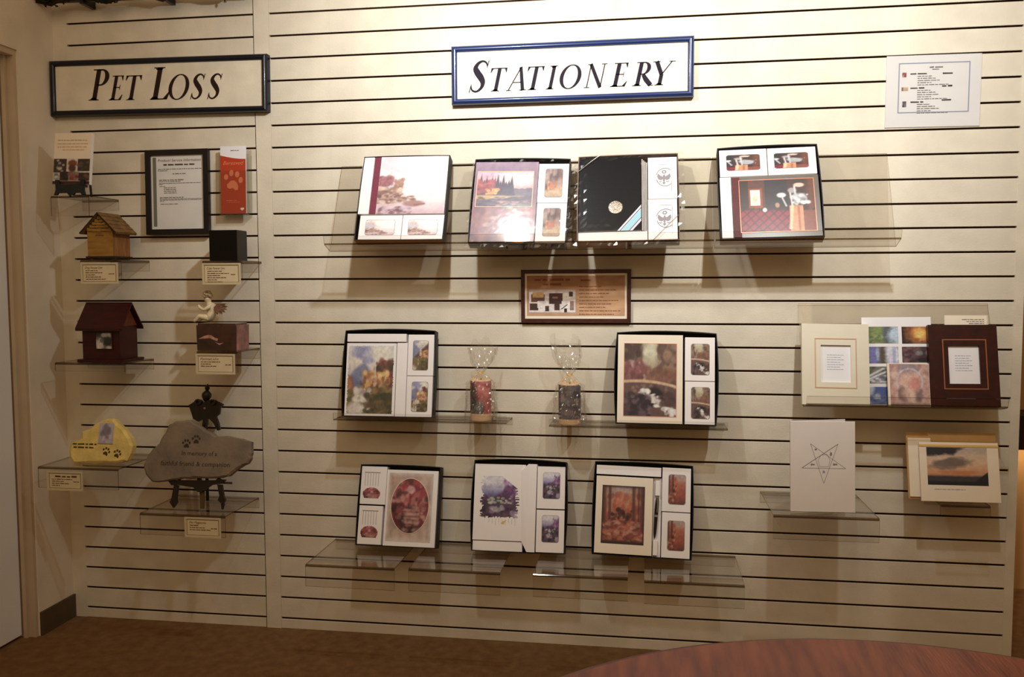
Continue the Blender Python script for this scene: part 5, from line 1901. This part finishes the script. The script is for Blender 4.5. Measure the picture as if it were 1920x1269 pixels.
zmin = .0035
ys = [(-.1224, .0388), (-.1196, .0681), (-.101, .0789), (-.0819, .0856), (-.0819, .1095), (-.0558, .1191), (-.0332, .1398), (.0045, .1564), (.0337, .1583), (.0501, .1416), (.0709, .1285), (.1011, .0935), (.1133, .0671), (.1087, .0403), (.096, .0150), (.0674, .0085), (-.0002, .0045), (-.0584, .0020), (-.1028, .0025), (-.117, .021)]
t, s_ = stone('memorial_stone', 'pale yellow cast memorial stone with two dark paw prints', (-.56, -.200, .6245), 12, ys, .030, STONEY, .0012, 3)
picture('photo_inset', (-.0130, .0710, .0415, .1420), lambda P: (P.fill([(0, (196, 184, 200)), (1, (176, 164, 186))]), P.blob(.5, .35, .3, .3, (120, 106, 120), .8, .8), P.dabs(12, .2, .4, .8, .9, .12, [(210, 196, 210), (130, 116, 132)], .7)), t, -.0008, .0022, 4)
MB().box(-.0145, -.0006, .0695, .0430, .0004, .0710, ENGRAVE).build('inset_edge', t)
text_lines('engraved_text', [(-.108, -.018, .0655, .0072), (-.104, -.020, .0540, .0072)], ENGRAVE, t, -.0006, 3)
paw(t, .0207, .0447, .0150, ENGRAVE, -.0002, -.3)
paw(t, .0627, .0382, .0150, ENGRAVE, -.0002, -.3)

sl = [(-.2111, .0458), (-.2002, .0771), (-.1839, .1042), (-.1618, .1226), (-.1504, .1496), (-.1403, .1677), (-.1307, .1903), (-.103, .2021), (-.065, .206), (-.0301, .1924), (.0005, .173), (.0301, .1626), (.0453, .1519), (.0875, .155), (.1353, .1473), (.1713, .1372), (.1739, .1088), (.1739, .0826), (.1662, .065), (.1439, .0535), (.1221, .0377), (.1004, .0197), (.073, .0137), (.0075, .01), (-.0679, .0068), (-.1052, .0005), (-.1521, -.0075), (-.1763, -.0052), (-.2008, .0196)]
t, s_ = stone('memorial_stone', 'grey slate memorial stone with paw prints resting on a dark easel', (-.195, -.200, .5775), 14, sl, .024, SLATE, .0016, 4)
text_part('engraved_text', 'In memory of a', -.0740, .0860, .0210, ENGRAVE2, t, -.0006, 0, width=.128)
text_part('engraved_text', 'faithful friend & companion', -.1460, .0500, .0225, ENGRAVE2, t, -.0006, 0, width=.250)
paw(t, -.0592, .1250, .0160, ENGRAVE2, -.0002, .1)
paw(t, -.025, .1400, .0160, ENGRAVE2, -.0002, .1)

t = thing('display_easel', 'ornate dark bronze easel with scrolled crown holding the slate stone', 'easel', (-.195, -.180, .4775), 14)
zo = .004
def mv(pl, dz=.0045):
    return [(x, z + dz) for x, z in pl]
b = MB()
crown = [(-.1008, .3496), (-.0757, .366), (-.0565, .3687), (-.0505, .3574), (-.0391, .3644), (-.0274, .3692), (.0018, .3674), (.027, .3565), (.0163, .3427), (.0159, .3223), (.0048, .3131), (.0137, .2952), (.0236, .2685), (.0144, .2638), (-.0026, .2904), (-.0261, .308), (-.026, .2831), (-.0404, .2828), (-.0427, .3054), (-.0609, .2937), (-.0788, .3024), (-.0884, .3249)]
b.prism(mv(crown), .020, .032, BRONZE, None, 0)
b.build('crown', t)
for s in (-1, 1):
    b = MB()
    cx = -.0375 + s * .027
    for q in ring(cx, .3655, .013, .011, .007, .0055, 0, 360, 16):
        b.prism(q, .014, .034, BRONZE)
    b.build('scroll', t)
b = MB()
b.lathe([(.004, .366), (.010, .374), (.0165, .386), (.0165, .396), (.010, .404), (.005, .408), (.008, .413), (.009, .418), (.004, .426), (.0008, .432)], BRONZE, -.0395, .026, 14)
smoothify(b.build('finial', t), 40)
MB().lathe([(.0005, -.002), (.003, -.0015), (.004, 0)], SILVER, 0, 0, 10).build('rivet', t).matrix_local = Matrix.Translation((-.0395, .0195, .345)) @ Matrix.Rotation(-math.pi / 2, 4, 'X') @ Matrix.Scale(-1, 4, (0, 0, 1))
MB().box(-.0445, .024, .075, -.0315, .034, .31, BRONZE).build('mast', t)
b = MB()
bar_ = [(-.1215, .0899), (-.0857, .0928), (-.0821, .1010), (-.0780, .0935), (-.0142, .0940), (-.0083, .1010), (0, .0945), (.0518, .0970), (.0601, .1060), (.0705, .1000), (.0885, .1000), (.077, .0859), (.0397, .0804), (.0042, .0551), (-.01, .0547), (-.0258, .0695), (-.084, .0765), (-.1078, .0744)]
b.prism(mv(bar_, .001), -.030, -.022, BRONZE)
b.build('front_rail', t)
MB().box(-.115, -.024, .086, .082, .032, .0935, BRONZE).build('ledge', t)
b = MB()
b.prism(mv([(-.1005, .0760), (-.0859, .0760), (-.0862, .0302), (-.0827, .0194), (-.095, .0001), (-.1104, .0184), (-.1053, .0296)], .0005), -.026, -.016, BRONZE)
b.build('leg', t)
b = MB()
b.prism(mv([(.0562, .0830), (.0727, .0830), (.0833, .0446), (.0902, .0318), (.0813, .0163), (.0634, .0309), (.0678, .0441)], .0005), -.026, -.016, BRONZE)
b.prism([(.0745, .0205), (.088, .0205), (.083, .0010), (.079, .0010)], -.024, -.018, BRONZE)
b.build('leg', t)
b = MB()
b.prism([(-.0081, .0640), (.0085, .0640), (.0127, .0005), (.0009, .0005)], -.022, -.014, ENGRAVE)
b.build('leg', t)
MB().tube([(-.038, .034, .30), (-.038, .10, .026)], .006, BRONZE, 8).build('back_leg', t)

# ------------------------------------------------------------------ label cards in clear holders
def label_card(label, x0, x1, yfront, z0, z1, title, tx, nl, seed):
    w, h = x1 - x0, z1 - z0
    t = thing('label_holder', label, 'label', ((x0 + x1) / 2, yfront, z0), 0, 0, 0, 'item labels on the pet loss shelves')
    b = MB()
    e = .0055
    b.box(-w / 2, -.003, 0, w / 2, 0, e, HOLDEREDGE)
    b.box(-w / 2, -.003, h - e, w / 2, 0, h, HOLDEREDGE)
    b.box(-w / 2, -.003, e, -w / 2 + e, 0, h - e, HOLDEREDGE)
    b.box(w / 2 - e, -.003, e, w / 2, 0, h - e, HOLDEREDGE)
    b.build('rim', t)
    MB().box(-w / 2 + e, -.0012, e, w / 2 - e, 0, h - e, LABELCARD).build('card', t)
    rect_line(MB(), -w / 2 + e + .002, e + .002, w / 2 - e - .002, h - e - .002, .0012, -.0016, -.0012, LABELLINE).build('border', t)
    if title:
        text_part('title_text', title, -w / 2 + .016 + tx, h - .0210, .0110, TEXTBROWN, t, -.0017, .25, width=w * .46)
    else:          # heading too blurred to read
        text_lines('title_text', [(-w / 2 + .030, w / 2 - .022, h - .0205, .0075)], TEXTBROWN, t, -.0017, seed + 40)
    text_lines('printed_text', [(-w / 2 + .018, -w / 2 + .018 + w * (.25 + .4 * ((q * 7 + seed) % 5) / 5), h - .0285 - q * .0072, .0034) for q in range(nl)] + [(w / 2 - .035, w / 2 - .014, h * .45, .0034)], TEXTBROWN, t, -.0017, seed)
    return t


label_card('label card on the shelf under the wooden dog house urn', -.6180, -.4800, -.1790, 1.2440, 1.3160, 'Dog House Urn', 0, 5, 1)
label_card('label card on the shelf under the black cube urn', -.1850, -.0480, -.1590, 1.2400, 1.3120, 'Cube Partner Urn', 0, 6, 2)
label_card('label card on the shelf under the marble urn', -.2060, -.0660, -.1790, .9390, 1.0080, 'Portrait Urn', 0, 3, 3)
label_card('label card on the shelf under the yellow memorial stone', -.7120, -.5800, -.2630, .5460, .6120, '', .01, 4, 4)
label_card('label card on the shelf under the slate stone easel', -.2160, -.0880, -.2630, .4040, .4720, 'Pet Flagstone', 0, 3, 5)

# ------------------------------------------------------------------ round table in the foreground
t = thing('round_table', 'round cherry wood table with worn grain at the bottom right', 'table', (1.602, -2.233, 0))
b = MB()
b.lathe([(.30, .708), (.575, .708), (.590, .716), (.5935, .727), (.588, .738), (.580, .740)], TABLEE, n=96, cap=False)
b.build('rim', t)
me = bpy.data.meshes.new('table_top')
n = 96
me.from_pydata([(.580 * math.cos(2 * math.pi * q / n), .580 * math.sin(2 * math.pi * q / n), .740) for q in range(n)], [], [tuple(range(n))])
me.materials.append(TABLEM)
o = bpy.data.objects.new('table_top', me)
COL.objects.link(o)
o.parent = t
smoothify(MB().lathe([(.06, .03), (.05, .10), (.045, .4), (.06, .6), (.16, .690), (.30, .708)], TABLEE, n=32).build('pedestal', t), 40)
for q in range(4):
    A = math.pi / 4 + q * math.pi / 2
    MB().tube([(.04 * math.cos(A), .04 * math.sin(A), .10), (.2 * math.cos(A), .2 * math.sin(A), .07), (.36 * math.cos(A), .36 * math.sin(A), .022)], [.035, .03, .02], TABLEE, 8).build('foot', t)
